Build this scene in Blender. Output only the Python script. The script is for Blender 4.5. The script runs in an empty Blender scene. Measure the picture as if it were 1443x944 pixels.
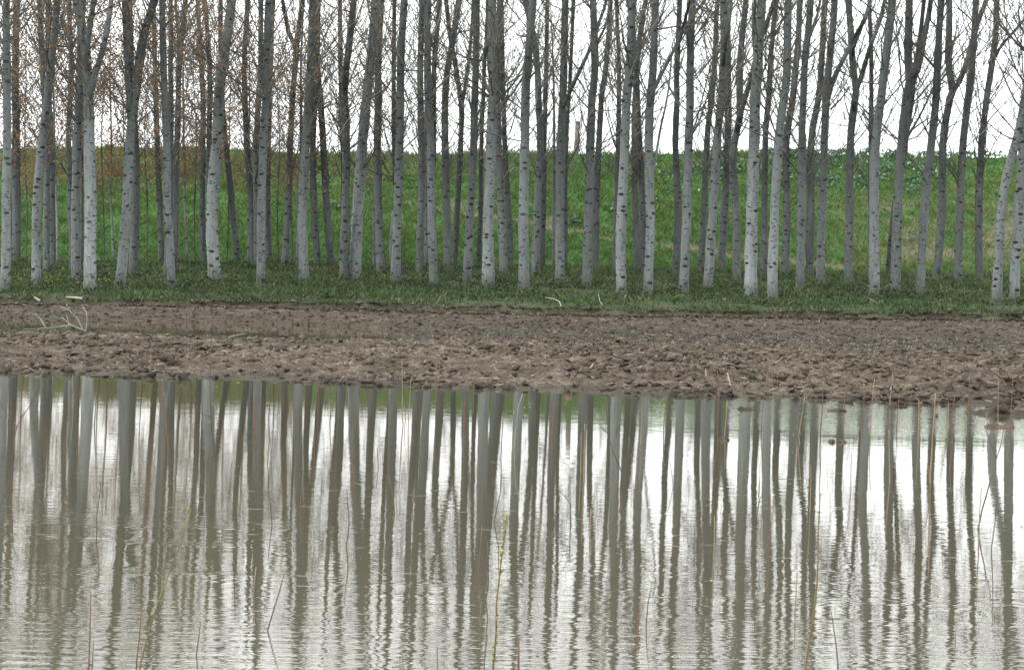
import bpy, math, random
import numpy as np
from mathutils import Matrix, Vector
random.seed(7); RNG = np.random.default_rng(7)
C = bpy.context.scene.collection
SC = bpy.context.scene
# ------------------------------------------------------------------ camera
PW, PH, F = 1443.0, 944.0, 2600.0
CAM_H = 1.47
PITCH = math.atan(119.0 / F)
ROLL = math.radians(1.6)
cd = bpy.data.cameras.new("camera"); cam = bpy.data.objects.new("camera", cd); C.objects.link(cam)
RM = Matrix.Rotation(math.radians(90) - PITCH, 4, 'X') @ Matrix.Rotation(ROLL, 4, 'Z')
cam.matrix_world = Matrix.Translation((0, 0, CAM_H)) @ RM
cd.sensor_width = 36; cd.lens = 36 * F / PW; cd.clip_start = 0.1; cd.clip_end = 3000
SC.camera = cam
# ------------------------------------------------------------------ light
SUN_EL, SUN_AZ = 50, 250          # soft light from behind the camera's left
w = bpy.data.worlds.new("World"); SC.world = w; w.use_nodes = True
nt = w.node_tree; nt.nodes.clear()
sky = nt.nodes.new('ShaderNodeTexSky'); sky.sky_type = 'NISHITA'; sky.sun_disc = False
sky.sun_elevation = math.radians(SUN_EL); sky.sun_rotation = math.radians(SUN_AZ)
sky.dust_density = 4.0; sky.air_density = 1.0; sky.ozone_density = 1.0
hs = nt.nodes.new('ShaderNodeHueSaturation'); hs.inputs['Saturation'].default_value = 0.10
mx = nt.nodes.new('ShaderNodeMix'); mx.data_type = 'RGBA'; mx.inputs[0].default_value = 0.72
# cloud cover, about three times brighter overhead than at the horizon
tcw = nt.nodes.new('ShaderNodeTexCoord'); spw = nt.nodes.new('ShaderNodeSeparateXYZ'); nt.links.new(tcw.outputs['Generated'], spw.inputs[0])
rw = nt.nodes.new('ShaderNodeMapRange'); rw.inputs[1].default_value = 0.0; rw.inputs[2].default_value = 1.0; rw.inputs[3].default_value = 20.0; rw.inputs[4].default_value = 25.0
nt.links.new(spw.outputs[2], rw.inputs[0])
cw = nt.nodes.new('ShaderNodeVectorMath'); cw.operation = 'SCALE'; cw.inputs[0].default_value = (0.96, 1.0, 1.01)
nt.links.new(rw.outputs[0], cw.inputs['Scale']); nt.links.new(cw.outputs[0], mx.inputs[7])
bg = nt.nodes.new('ShaderNodeBackground'); bg.inputs[1].default_value = 0.11
ow = nt.nodes.new('ShaderNodeOutputWorld')
nt.links.new(sky.outputs[0], hs.inputs['Color']); nt.links.new(hs.outputs[0], mx.inputs[6])
nt.links.new(mx.outputs[2], bg.inputs[0]); nt.links.new(bg.outputs[0], ow.inputs[0])
sd = bpy.data.lights.new("sun", 'SUN'); sd.energy = 1.7; sd.angle = math.radians(14); sd.color = (1, 0.97, 0.92)
so = bpy.data.objects.new("sun", sd); C.objects.link(so)
az, el = math.radians(SUN_AZ), math.radians(SUN_EL)
sdir = Vector((math.sin(az) * math.cos(el), math.cos(az) * math.cos(el), math.sin(el)))
so.rotation_euler = sdir.to_track_quat('Z', 'Y').to_euler(); so.location = sdir * 40
SC.view_settings.view_transform = 'Standard'; SC.view_settings.look = 'None'
SC.view_settings.exposure = 0.38; SC.view_settings.gamma = 1.0; SC.view_settings.use_curve_mapping = False
SC.render.engine = 'CYCLES'; SC.cycles.use_denoising = True
SC.cycles.max_bounces = 6; SC.cycles.diffuse_bounces = 3; SC.cycles.glossy_bounces = 3
SC.cycles.transparent_max_bounces = 4; SC.cycles.caustics_reflective = False; SC.cycles.caustics_refractive = False

# ------------------------------------------------------------------ geometry of the view
R3 = np.array(RM.to_3x3())
def ray(x, y):
    d = R3 @ np.array([(x - PW / 2) / F, -(y - PH / 2) / F, -1.0])
    return d / d[1]
def at(x, y, D):                      # the point D metres away that the photo shows at (x, y)
    return np.array([0, 0, CAM_H]) + ray(x, y) * D
def on_z(x, y, z=0.0):
    r = ray(x, y); D = (z - CAM_H) / r[2]; return at(x, y, D)
def plane_z(X, Y): return 0.49 + 0.0173 * (Y - 41) + 0.012 * X
def on_ground(x, y):                  # hit of the grove floor plane
    r = ray(x, y)
    D = (0.49 - 0.0173 * 41 - CAM_H) / (r[2] - 0.0173 - 0.012 * r[0])
    return at(x, y, D)

# ------------------------------------------------------------------ numpy noise
_P = RNG.permutation(4096); _V = RNG.random(4096)
def vnoise(x, y):
    xi = np.floor(x).astype(np.int64); yi = np.floor(y).astype(np.int64)
    fx = x - xi; fy = y - yi; fx = fx * fx * (3 - 2 * fx); fy = fy * fy * (3 - 2 * fy)
    def h(a, b): return _V[_P[(a + _P[b & 4095]) & 4095]]
    return ((h(xi, yi) * (1 - fx) + h(xi + 1, yi) * fx) * (1 - fy) + (h(xi, yi + 1) * (1 - fx) + h(xi + 1, yi + 1) * fx) * fy) * 2 - 1
def fbm(x, y, o=4, g=0.5):
    s = 0; a = 1; t = 0
    for i in range(o):
        s = s + a * vnoise(x + 17.3 * i, y - 9.1 * i); t += a; a *= g; x = x * 2.03; y = y * 2.03
    return s / t
def sstep(a, b, x):
    t = np.clip((x - a) / (b - a), 0, 1); return t * t * (3 - 2 * t)

# ------------------------------------------------------------------ mesh helpers
def mk(name, V, Fc, mats, parent=None, smooth=False, origin=None, col=None, mi=None):
    """one mesh object out of numpy arrays; Fc is (n,3) or (n,4) or a list of such arrays"""
    if not isinstance(Fc, list): Fc = [Fc]
    Fc = [f for f in Fc if len(f)]
    V = np.asarray(V, np.float32)
    if origin is not None: V = V - np.asarray(origin, np.float32)
    me = bpy.data.meshes.new(name); me.vertices.add(len(V)); me.vertices.foreach_set('co', V.ravel())
    loops = np.concatenate([f.ravel() for f in Fc]).astype(np.int32)
    tot = np.concatenate([np.full(len(f), f.shape[1], np.int32) for f in Fc])
    st = np.concatenate([[0], np.cumsum(tot)[:-1]]).astype(np.int32)
    me.loops.add(len(loops)); me.loops.foreach_set('vertex_index', loops)
    me.polygons.add(len(tot)); me.polygons.foreach_set('loop_start', st); me.polygons.foreach_set('loop_total', tot)
    if smooth: me.polygons.foreach_set('use_smooth', np.ones(len(tot), bool))
    if not isinstance(mats, (list, tuple)): mats = [mats]
    for m in mats: me.materials.append(m)
    if mi is not None: me.polygons.foreach_set('material_index', np.asarray(mi, np.int32))
    if col is not None:
        a = me.attributes.new('tone', 'FLOAT', 'POINT'); a.data.foreach_set('value', np.asarray(col, np.float32))
    me.update(calc_edges=True); me.validate()
    o = bpy.data.objects.new(name, me); C.objects.link(o)
    if origin is not None and parent is None: o.location = [float(v) for v in origin]
    if parent is not None: o.parent = parent
    return o
def tag(o, label=None, cat=None, group=None, kind=None):
    if label: o['label'] = label
    if cat: o['category'] = cat
    if group: o['group'] = group
    if kind: o['kind'] = kind
    return o
class Tubes:
    def __init__(s): s.V = []; s.Q = []; s.n = 0; s.T = []
    def add(s, P, R, k=6, cap=True):
        P = np.asarray(P, float); n = len(P); R = np.broadcast_to(np.asarray(R, float), (n,))
        T = np.gradient(P, axis=0); T /= np.linalg.norm(T, axis=1)[:, None] + 1e-9
        ref = np.array([0, 1.0, 0.02]) if abs(T[0][1]) < 0.9 else np.array([1.0, 0, 0])
        U = np.cross(T, ref); U /= np.linalg.norm(U, axis=1)[:, None] + 1e-9
        W = np.cross(T, U)
        a = np.arange(k) * 2 * math.pi / k
        ring = P[:, None, :] + R[:, None, None] * (np.cos(a)[None, :, None] * U[:, None, :] + np.sin(a)[None, :, None] * W[:, None, :])
        i = np.arange(n - 1)[:, None] * k; j = np.arange(k)[None, :]; j2 = (j + 1) % k
        q = np.stack([i + j, i + j2, i + k + j2, i + k + j], -1).reshape(-1, 4) + s.n
        s.V.append(ring.reshape(-1, 3)); s.Q.append(q)
        if cap and k > 3:
            s.V.append(P[-1][None]); c = s.n + n * k
            s.T.append(np.stack([np.full(k, c), s.n + (n - 1) * k + np.arange(k), s.n + (n - 1) * k + (np.arange(k) + 1) % k], -1))
            s.n += 1
        s.n += n * k
    def build(s, name, mat, parent=None, origin=None, smooth=True):
        F_ = [np.concatenate(s.Q)]
        if s.T: F_.append(np.concatenate(s.T))
        return mk(name, np.concatenate(s.V), F_, mat, parent, smooth, origin)
def smooth_path(P, step):
    """Catmull-Rom through the points"""
    P = np.asarray(P, float); Q = np.vstack([2 * P[0] - P[1], P, 2 * P[-1] - P[-2]]); out = []
    for i in range(1, len(Q) - 2):
        L = np.linalg.norm(Q[i + 1] - Q[i]); m = max(1, int(L / step))
        for t in np.arange(m) / m:
            a, b, c, d = Q[i - 1], Q[i], Q[i + 1], Q[i + 2]
            out.append(0.5 * ((2 * b) + (c - a) * t + (2 * a - 5 * b + 4 * c - d) * t * t + (3 * b - a - 3 * c + d) * t ** 3))
    out.append(P[-1]); return np.array(out)
def cards(P, size, rng, aspect=1.7, droop=0.0):
    """leaf-shaped quads: P (n,3) positions, random orientation"""
    n = len(P); s = np.asarray(size, float) * np.ones(n)
    a = rng.normal(size=(n, 3)); a[:, 2] -= droop; a /= np.linalg.norm(a, axis=1)[:, None]
    b = np.cross(a, rng.normal(size=(n, 3))); b /= np.linalg.norm(b, axis=1)[:, None]
    L = a * (s * aspect)[:, None]; W = b * (s * 0.5)[:, None]
    V = np.stack([P, P + L * 0.45 + W, P + L, P + L * 0.45 - W], 1).reshape(-1, 3)
    return V, np.arange(4 * n).reshape(n, 4)

# ------------------------------------------------------------------ materials
def newmat(name):
    m = bpy.data.materials.new(name); m.use_nodes = True; t = m.node_tree
    b = t.nodes['Principled BSDF']; return m, t, b
def N(t, ty, **kw):
    n = t.nodes.new(ty)
    for k, v in kw.items():
        if k.startswith('i_'): n.inputs[k[2:].replace('_', ' ')].default_value = v
        else: setattr(n, k, v)
    return n
def ramp(t, fac, stops, interp='LINEAR'):
    r = t.nodes.new('ShaderNodeValToRGB'); cr = r.color_ramp; cr.interpolation = interp
    cr.elements[0].position, cr.elements[0].color = stops[0][0], (*stops[0][1], 1)
    cr.elements[1].position, cr.elements[1].color = stops[-1][0], (*stops[-1][1], 1)
    for p, c in stops[1:-1]:
        e = cr.elements.new(p); e.color = (*c, 1)
    t.links.new(fac, r.inputs[0]); return r.outputs[0]
def mixc(t, f, a, b, mode='MIX'):
    m = t.nodes.new('ShaderNodeMix'); m.data_type = 'RGBA'; m.blend_type = mode
    for s, v in ((0, f), (6, a), (7, b)):
        if isinstance(v, (int, float)): m.inputs[s].default_value = v
        elif isinstance(v, tuple): m.inputs[s].default_value = (*v, 1)
        else: t.links.new(v, m.inputs[s])
    return m.outputs[2]
def math_(t, op, a, b=None, c=None, clamp=False):
    m = t.nodes.new('ShaderNodeMath'); m.operation = op; m.use_clamp = clamp
    for i, v in enumerate((a, b, c)):
        if v is None: continue
        if isinstance(v, (int, float)): m.inputs[i].default_value = v
        else: t.links.new(v, m.inputs[i])
    return m.outputs[0]
def mapr(t, v, a, b, c, d):
    m = t.nodes.new('ShaderNodeMapRange'); m.interpolation_type = 'SMOOTHSTEP'
    t.links.new(v, m.inputs[0])
    for i, x in enumerate((a, b, c, d)): m.inputs[i + 1].default_value = x
    return m.outputs[0]
def coords(t, scale=(1, 1, 1), obj=True, loc=(0, 0, 0)):
    tc = t.nodes.new('ShaderNodeTexCoord') if obj else t.nodes.new('ShaderNodeNewGeometry')
    mp = t.nodes.new('ShaderNodeMapping'); mp.inputs['Scale'].default_value = scale; mp.inputs['Location'].default_value = loc
    t.links.new(tc.outputs['Object' if obj else 'Position'], mp.inputs[0]); return mp.outputs[0]
def noise(t, vec, scale, detail=4, rough=0.55, out=0):
    n = N(t, 'ShaderNodeTexNoise'); n.inputs['Scale'].default_value = scale; n.inputs['Detail'].default_value = detail
    n.inputs['Roughness'].default_value = rough; t.links.new(vec, n.inputs['Vector']); return n.outputs[out]
def voro(t, vec, scale, feature='F1', rand=1.0):
    n = N(t, 'ShaderNodeTexVoronoi', feature=feature); n.inputs['Scale'].default_value = scale
    n.inputs['Randomness'].default_value = rand; t.links.new(vec, n.inputs['Vector']); return n

def bark_material():
    m, t, b = newmat('poplar_bark')
    oi = N(t, 'ShaderNodeObjectInfo')
    tc = t.nodes.new('ShaderNodeTexCoord'); sp = N(t, 'ShaderNodeSeparateXYZ'); t.links.new(tc.outputs['Object'], sp.inputs[0])
    off = N(t, 'ShaderNodeVectorMath', operation='ADD')
    cmb = N(t, 'ShaderNodeCombineXYZ')
    for i in range(3): t.links.new(math_(t, 'MULTIPLY', oi.outputs['Random'], 37.0 + 11 * i), cmb.inputs[i])
    t.links.new(tc.outputs['Object'], off.inputs[0]); t.links.new(cmb.outputs[0], off.inputs[1])
    v = off.outputs[0]
    def mp(s):
        n = t.nodes.new('ShaderNodeMapping'); n.inputs['Scale'].default_value = s; t.links.new(v, n.inputs[0]); return n.outputs[0]
    big = noise(t, mp((1, 1, 0.35)), 2.2, 3)
    fine = noise(t, mp((9, 9, 3)), 3.0, 5, 0.7)
    streak = noise(t, mp((12, 12, 0.8)), 2.0, 3)
    base = ramp(t, big, [(0.25, (0.20, 0.222, 0.222)), (0.5, (0.30, 0.328, 0.332)), (0.75, (0.385, 0.415, 0.422))])
    base = mixc(t, mapr(t, fine, 0.45, 0.75, 0, 0.4), base, (0.19, 0.2, 0.19))
    base = mixc(t, mapr(t, streak, 0.48, 0.72, 0, 0.55), base, (0.16, 0.175, 0.165))
    # upper stem painted darker for backlit shade and algae, lower stem left pale
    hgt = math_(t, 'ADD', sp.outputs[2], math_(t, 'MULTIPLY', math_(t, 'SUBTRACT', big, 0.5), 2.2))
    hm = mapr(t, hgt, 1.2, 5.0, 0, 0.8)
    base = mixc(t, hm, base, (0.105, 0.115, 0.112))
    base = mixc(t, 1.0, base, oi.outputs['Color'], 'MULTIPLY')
    stain = noise(t, mp((3, 3, 0.7)), 1.1, 4, 0.6)
    base = mixc(t, mapr(t, stain, 0.52, 0.70, 0, 0.55), base, (0.15, 0.155, 0.135))
    foot = math_(t, 'ADD', sp.outputs[2], math_(t, 'MULTIPLY', fine, -0.9))
    base = mixc(t, mapr(t, foot, -0.35, 0.10, 0.75, 0), base, (0.075, 0.085, 0.055))
    moss = math_(t, 'MULTIPLY', mapr(t, noise(t, mp((2, 2, 0.8)), 2.6, 4), 0.55, 0.72, 0, 0.5), mapr(t, sp.outputs[2], 0.3, 2.2, 1, 0.2))
    base = mixc(t, moss, base, (0.17, 0.19, 0.115))
    # short horizontal lenticels and dark eyes
    v1 = voro(t, mp((1, 1, 2.6)), 9.5)
    len_ = mapr(t, v1.outputs['Distance'], 0.20, 0.34, 1, 0)
    gate = mapr(t, noise(t, mp((1, 1, 1)), 5.0, 1), 0.42, 0.56, 0, 0.85)
    lent = math_(t, 'MULTIPLY', len_, gate)
    v2 = voro(t, mp((1, 1, 1.9)), 3.9)
    eye = mapr(t, v2.outputs['Distance'], 0.18, 0.27, 1.0, 0)
    v3 = voro(t, mp((1, 1, 5.0)), 6.5)
    ln = math_(t, 'MULTIPLY', mapr(t, v3.outputs['Distance'], 0.12, 0.3, 0.6, 0), mapr(t, noise(t, mp((1, 1, 1)), 2.0, 1), 0.45, 0.6, 0, 1))
    dark = math_(t, 'MAXIMUM', math_(t, 'MAXIMUM', lent, eye), ln)
    dark = math_(t, 'MULTIPLY', dark, mapr(t, oi.outputs['Random'], 0, 1, 0.72, 1.0))
    base = mixc(t, dark, base, (0.026, 0.027, 0.026))
    t.links.new(base, b.inputs['Base Color']); b.inputs['Roughness'].default_value = 0.85
    b.inputs['Specular IOR Level'].default_value = 0.2
    bp = N(t, 'ShaderNodeBump'); bp.inputs['Strength'].default_value = 1.0; bp.inputs['Distance'].default_value = 0.03
    t.links.new(math_(t, 'SUBTRACT', fine, dark), bp.inputs['Height']); t.links.new(bp.outputs[0], b.inputs['Normal'])
    return m
def twig_material():
    m, t, b = newmat('twig_bark')
    v = coords(t); f = noise(t, v, 1.3, 2)
    t.links.new(ramp(t, f, [(0.3, (0.055, 0.055, 0.05)), (0.55, (0.10, 0.095, 0.085)), (0.75, (0.2, 0.2, 0.19))]), b.inputs['Base Color'])
    b.inputs['Roughness'].default_value = 0.85; return m
def leafish(name, stops, scale=1.0, trans=0.25, tone=True, rough=0.6):
    m, t, b = newmat(name)
    if tone:
        a = N(t, 'ShaderNodeAttribute', attribute_name='tone'); f = a.outputs['Fac']
    else: f = noise(t, coords(t, obj=False), scale, 3)
    c = ramp(t, f, stops); t.links.new(c, b.inputs['Base Color']); b.inputs['Roughness'].default_value = rough
    b.inputs['Specular IOR Level'].default_value = 0.25
    tr = N(t, 'ShaderNodeBsdfTranslucent'); t.links.new(c, tr.inputs[0])
    mxs = N(t, 'ShaderNodeMixShader'); mxs.inputs[0].default_value = trans
    t.links.new(b.outputs[0], mxs.inputs[1]); t.links.new(tr.outputs[0], mxs.inputs[2])
    t.links.new(mxs.outputs[0], t.nodes['Material Output'].inputs[0]); return m
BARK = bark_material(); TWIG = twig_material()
BRONZE = leafish('bronze_young_leaves', [(0.0, (0.15, 0.088, 0.055)), (0.5, (0.27, 0.155, 0.082)), (0.8, (0.34, 0.23, 0.12)), (1.0, (0.26, 0.27, 0.11))], trans=0.35)
GRASS = leafish('embankment_grass_blades', [(0.0, (0.042, 0.085, 0.028)), (0.45, (0.078, 0.142, 0.040)), (0.8, (0.14, 0.215, 0.05)), (1.0, (0.19, 0.165, 0.09))])
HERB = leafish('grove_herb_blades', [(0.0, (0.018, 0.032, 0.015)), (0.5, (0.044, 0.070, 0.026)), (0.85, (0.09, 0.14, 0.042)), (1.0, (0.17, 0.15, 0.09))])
DOCK = leafish('broad_leaf', [(0.0, (0.035, 0.085, 0.04)), (0.5, (0.085, 0.17, 0.09)), (1.0, (0.22, 0.34, 0.22))], rough=0.45)
BUDS = leafish('bud_green', [(0.0, (0.16, 0.17, 0.03)), (1.0, (0.34, 0.33, 0.07))])
YELLOW = leafish('yellow_petals', [(0.0, (0.5, 0.33, 0.02)), (1.0, (0.7, 0.5, 0.04))])

def ground_material(name, stops, dirt=((0.07, 0.056, 0.043), (0.20, 0.162, 0.125)), use_dirt=True):
    m, t, b = newmat(name); v = coords(t, obj=False)
    c = ramp(t, noise(t, v, 1.1, 6, 0.65), stops)
    c = mixc(t, mapr(t, noise(t, v, 14, 3), 0.4, 0.7, 0, 0.6), c, tuple(x * 0.45 for x in stops[0][1]))
    if use_dirt:
        a = N(t, 'ShaderNodeAttribute', attribute_name='tone')
        dc = ramp(t, noise(t, v, 5, 6, 0.7), [(0.3, dirt[0]), (0.7, dirt[1])])
        c = mixc(t, a.outputs['Fac'], c, dc)
    t.links.new(c, b.inputs['Base Color']); b.inputs['Roughness'].default_value = 0.95
    b.inputs['Specular IOR Level'].default_value = 0.1
    bp = N(t, 'ShaderNodeBump'); bp.inputs['Strength'].default_value = 0.8; bp.inputs['Distance'].default_value = 0.06
    t.links.new(noise(t, v, 9, 6, 0.7), bp.inputs['Height']); t.links.new(bp.outputs[0], b.inputs['Normal'])
    return m
G_BANK = ground_material('embankment_turf', [(0.25, (0.03, 0.07, 0.02)), (0.5, (0.05, 0.11, 0.028)), (0.75, (0.075, 0.15, 0.035))])
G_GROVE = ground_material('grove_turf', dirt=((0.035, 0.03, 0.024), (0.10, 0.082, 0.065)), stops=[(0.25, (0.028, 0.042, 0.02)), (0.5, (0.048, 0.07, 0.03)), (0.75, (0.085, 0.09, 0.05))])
def mud_material():
    m, t, b = newmat('ploughed_mud'); v = coords(t, obj=False)
    a = N(t, 'ShaderNodeAttribute', attribute_name='tone')      # how wet and smooth the soil is
    n1 = noise(t, v, 3.0, 6, 0.7); n2 = noise(t, coords(t, (1, 2.2, 2), obj=False), 16, 5, 0.75)
    f = math_(t, 'ADD', math_(t, 'MULTIPLY', n1, 0.45), math_(t, 'MULTIPLY', n2, 0.55))
    dry = ramp(t, f, [(0.36, (0.032, 0.026, 0.020)), (0.5, (0.088, 0.069, 0.051)), (0.62, (0.235, 0.192, 0.145))])
    wet = ramp(t, f, [(0.36, (0.021, 0.0165, 0.012)), (0.52, (0.052, 0.042, 0.031)), (0.64, (0.105, 0.086, 0.065))])
    c = mixc(t, a.outputs['Fac'], dry, wet)
    st = voro(t, coords(t, (1, 2.5, 2.5), obj=False), 12)
    fl = math_(t, 'MULTIPLY', mapr(t, st.outputs['Distance'], 0.08, 0.16, 1, 0), mapr(t, noise(t, v, 7, 1), 0.5, 0.62, 0, 0.7))
    c = mixc(t, fl, c, (0.28, 0.25, 0.20))
    c = mixc(t, mapr(t, noise(t, coords(t, (1, 1.6, 1), obj=False), 0.45, 4, 0.6), 0.42, 0.62, 0, 0.5), c, (0.05, 0.039, 0.029))
    t.links.new(c, b.inputs['Base Color'])
    t.links.new(mapr(t, a.outputs['Fac'], 0.3, 1, 0.95, 0.8), b.inputs['Roughness']); b.inputs['Specular IOR Level'].default_value = 0.2
    bp = N(t, 'ShaderNodeBump'); bp.inputs['Strength'].default_value = 0.9; bp.inputs['Distance'].default_value = 0.035
    t.links.new(n2, bp.inputs['Height']); t.links.new(bp.outputs[0], b.inputs['Normal']); return m
MUD = mud_material()
def water_material():
    m, t, b = newmat('flood_water')
    g = N(t, 'ShaderNodeNewGeometry'); sp = N(t, 'ShaderNodeSeparateXYZ'); t.links.new(g.outputs['Position'], sp.inputs[0])
    X, Y = sp.outputs[0], sp.outputs[1]
    def mp(s, loc=(0, 0, 0)): return coords(t, s, obj=False, loc=loc)
    # bands of ripple strength: calm far water, a ruffled patch by the right shore, lively near water
    near = mapr(t, math_(t, 'ADD', Y, math_(t, 'MULTIPLY', noise(t, mp((0.5, 1.5, 1)), 1.0, 3), 3.0)), 7.6, 10.6, 1, 0)
    near2 = mapr(t, Y, 9.0, 17.0, 1, 0)
    ruf = math_(t, 'MULTIPLY', mapr(t, math_(t, 'ADD', Y, math_(t, 'MULTIPLY', X, 0.12)), 15.6, 16.8, 0, 1), mapr(t, X, 0.0, 4.0, 0, 1))
    w1 = noise(t, mp((0.75, 1.9, 1)), 6.5, 2, 0.5)
    w2 = noise(t, mp((1, 2.3, 1), (3, 5, 0)), 15, 2, 0.5)
    w3 = noise(t, mp((0.5, 1.6, 1), (7, 1, 0)), 2.0, 2, 0.5)
    w5 = noise(t, mp((0.5, 2.4, 1), (4, 2, 0)), 8.5, 2, 0.5)
    band = mapr(t, noise(t, mp((0.22, 1.5, 1), (2, 6, 0)), 1.3, 3), 0.47, 0.60, 0, 1)
    gust = math_(t, 'MAXIMUM', mapr(t, Y, 6.9, 7.7, 1, 0), math_(t, 'MULTIPLY', band, mapr(t, math_(t, 'ADD', Y, math_(t, 'MULTIPLY', X, 0.35)), 8.6, 9.8, 1, 0)))
    w4 = noise(t, mp((0.6, 3.0, 1), (1, 9, 0)), 3.6, 4, 0.62)
    h = math_(t, 'MULTIPLY', w1, 0.00028)
    h = math_(t, 'ADD', h, math_(t, 'MULTIPLY', w2, 0.00012))
    h = math_(t, 'ADD', h, math_(t, 'MULTIPLY', w3, 0.0005))
    h = math_(t, 'ADD', h, math_(t, 'MULTIPLY', w1, math_(t, 'MULTIPLY', near2, 0.00022)))
    h = math_(t, 'ADD', h, math_(t, 'MULTIPLY', w4, math_(t, 'MULTIPLY', near, 0.0009)))
    h = math_(t, 'ADD', h, math_(t, 'MULTIPLY', w5, math_(t, 'MULTIPLY', gust, 0.0013)))
    h = math_(t, 'ADD', h, math_(t, 'MULTIPLY', w2, math_(t, 'MULTIPLY', ruf, 0.0012)))
    # scattered small capillary spots
    sp2 = voro(t, mp((0.6, 2.4, 1)), 4.5)
    spot = mapr(t, sp2.outputs['Distance'], 0.0, 0.13, 1, 0)
    h = math_(t, 'ADD', h, math_(t, 'MULTIPLY', spot, math_(t, 'MULTIPLY', near2, 0.0009)))
    bp = N(t, 'ShaderNodeBump'); bp.inputs['Strength'].default_value = 1.0; bp.inputs['Distance'].default_value = 1.0
    t.links.new(h, bp.inputs['Height'])
    df = N(t, 'ShaderNodeBsdfDiffuse'); df.inputs[0].default_value = (0.074, 0.068, 0.046, 1)
    gl = N(t, 'ShaderNodeBsdfGlossy'); gl.inputs['Roughness'].default_value = 0.015; gl.inputs[0].default_value = (1, 0.985, 0.955, 1)
    t.links.new(bp.outputs[0], gl.inputs['Normal'])
    fr = N(t, 'ShaderNodeFresnel'); fr.inputs[0].default_value = 1.75; t.links.new(bp.outputs[0], fr.inputs['Normal'])
    ms = N(t, 'ShaderNodeMixShader')
    t.links.new(math_(t, 'MULTIPLY', fr.outputs[0], 1.17, clamp=True), ms.inputs[0]); t.links.new(df.outputs[0], ms.inputs[1]); t.links.new(gl.outputs[0], ms.inputs[2])
    t.links.new(ms.outputs[0], t.nodes['Material Output'].inputs[0]); return m
WATER = water_material()
def plain(name, a, b_, scale=6.0, rough=0.8):
    m, t, b = newmat(name)
    t.links.new(ramp(t, noise(t, coords(t), scale, 4), [(0.3, a), (0.7, b_)]), b.inputs['Base Color'])
    b.inputs['Roughness'].default_value = rough; b.inputs['Specular IOR Level'].default_value = 0.3; return m
STRAW = plain('pale_straw', (0.13, 0.11, 0.082), (0.32, 0.285, 0.235), 20)
LITTER = plain('dead_leaf_litter', (0.07, 0.055, 0.038), (0.19, 0.155, 0.11), 15)
PALEWOOD = plain('bleached_wood', (0.40, 0.38, 0.32), (0.62, 0.6, 0.53), 20)
RUST = plain('rusty_soil', (0.05, 0.032, 0.025), (0.12, 0.075, 0.056), 9)
DEADWOOD = plain('weathered_dead_wood', (0.15, 0.14, 0.12), (0.32, 0.305, 0.27), 12)
POSTWOOD = plain('grey_post_wood', (0.13, 0.12, 0.11), (0.26, 0.24, 0.22), 9)
ST_RED = plain('red_brown_stem', (0.10, 0.052, 0.036), (0.21, 0.12, 0.085), 5)
ST_TAN = plain('tan_dry_stem', (0.17, 0.125, 0.08), (0.32, 0.245, 0.165), 5)
ST_DARK = plain('dark_twig_bark', (0.05, 0.042, 0.036), (0.12, 0.10, 0.085), 8)
ST_GREY = plain('grey_twig_bark', (0.16, 0.16, 0.15), (0.30, 0.30, 0.27), 8)
ST_OLIVE = plain('olive_shoot_bark', (0.10, 0.075, 0.035), (0.22, 0.18, 0.07), 8)

# ------------------------------------------------------------------ terrain
def curve_px(pts, z=None):
    P = np.array([(on_z(x, y, z) if z is not None else on_ground(x, y)) for x, y in pts]); return P[:, 0], P[:, 1]
SHX, SHY = curve_px([(-60, 522), (0, 526), (120, 529), (220, 533), (330, 535), (470, 541), (560, 545), (720, 549), (860, 556), (960, 559), (1070, 561), (1130, 563), (1200, 566), (1300, 570), (1443, 575), (1500, 578)], 0.0)
EGX, EGY = curve_px([(-60, 420), (0, 421), (200, 423), (330, 424), (480, 428), (620, 431), (760, 434), (900, 437), (1100, 439), (1300, 441), (1500, 444)])
def shore_y(X): return np.interp(X, SHX, SHY)
def edge_y(X): return np.interp(X, EGX, EGY)
def mud_base(X, Y):
    ys, ye = shore_y(X), edge_y(X)
    zb = plane_z(X, ye)
    s = Y - ys
    front = np.where(s < 0, s * 0.13, 0.015 * sstep(0, 0.3, s) + (0.055 + 0.06 * sstep(-4, 3, X)) * sstep(0, 4.0, s))
    zt = -0.10 + 0.16 * sstep(-4.5, 0.5, X) + 0.05 * sstep(0, 10, X)
    zz = front + (zt - front) * sstep(27.0, 28.8, Y + 0.35 * vnoise(X * 0.7, Y * 0 + 3))
    tt = sstep(32.5, ye - 0.2, Y + 0.3 * vnoise(X * 0.6, Y * 0 + 8)); zz = zz * (1 - tt) + (zb - 0.11) * tt
    return zz
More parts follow.
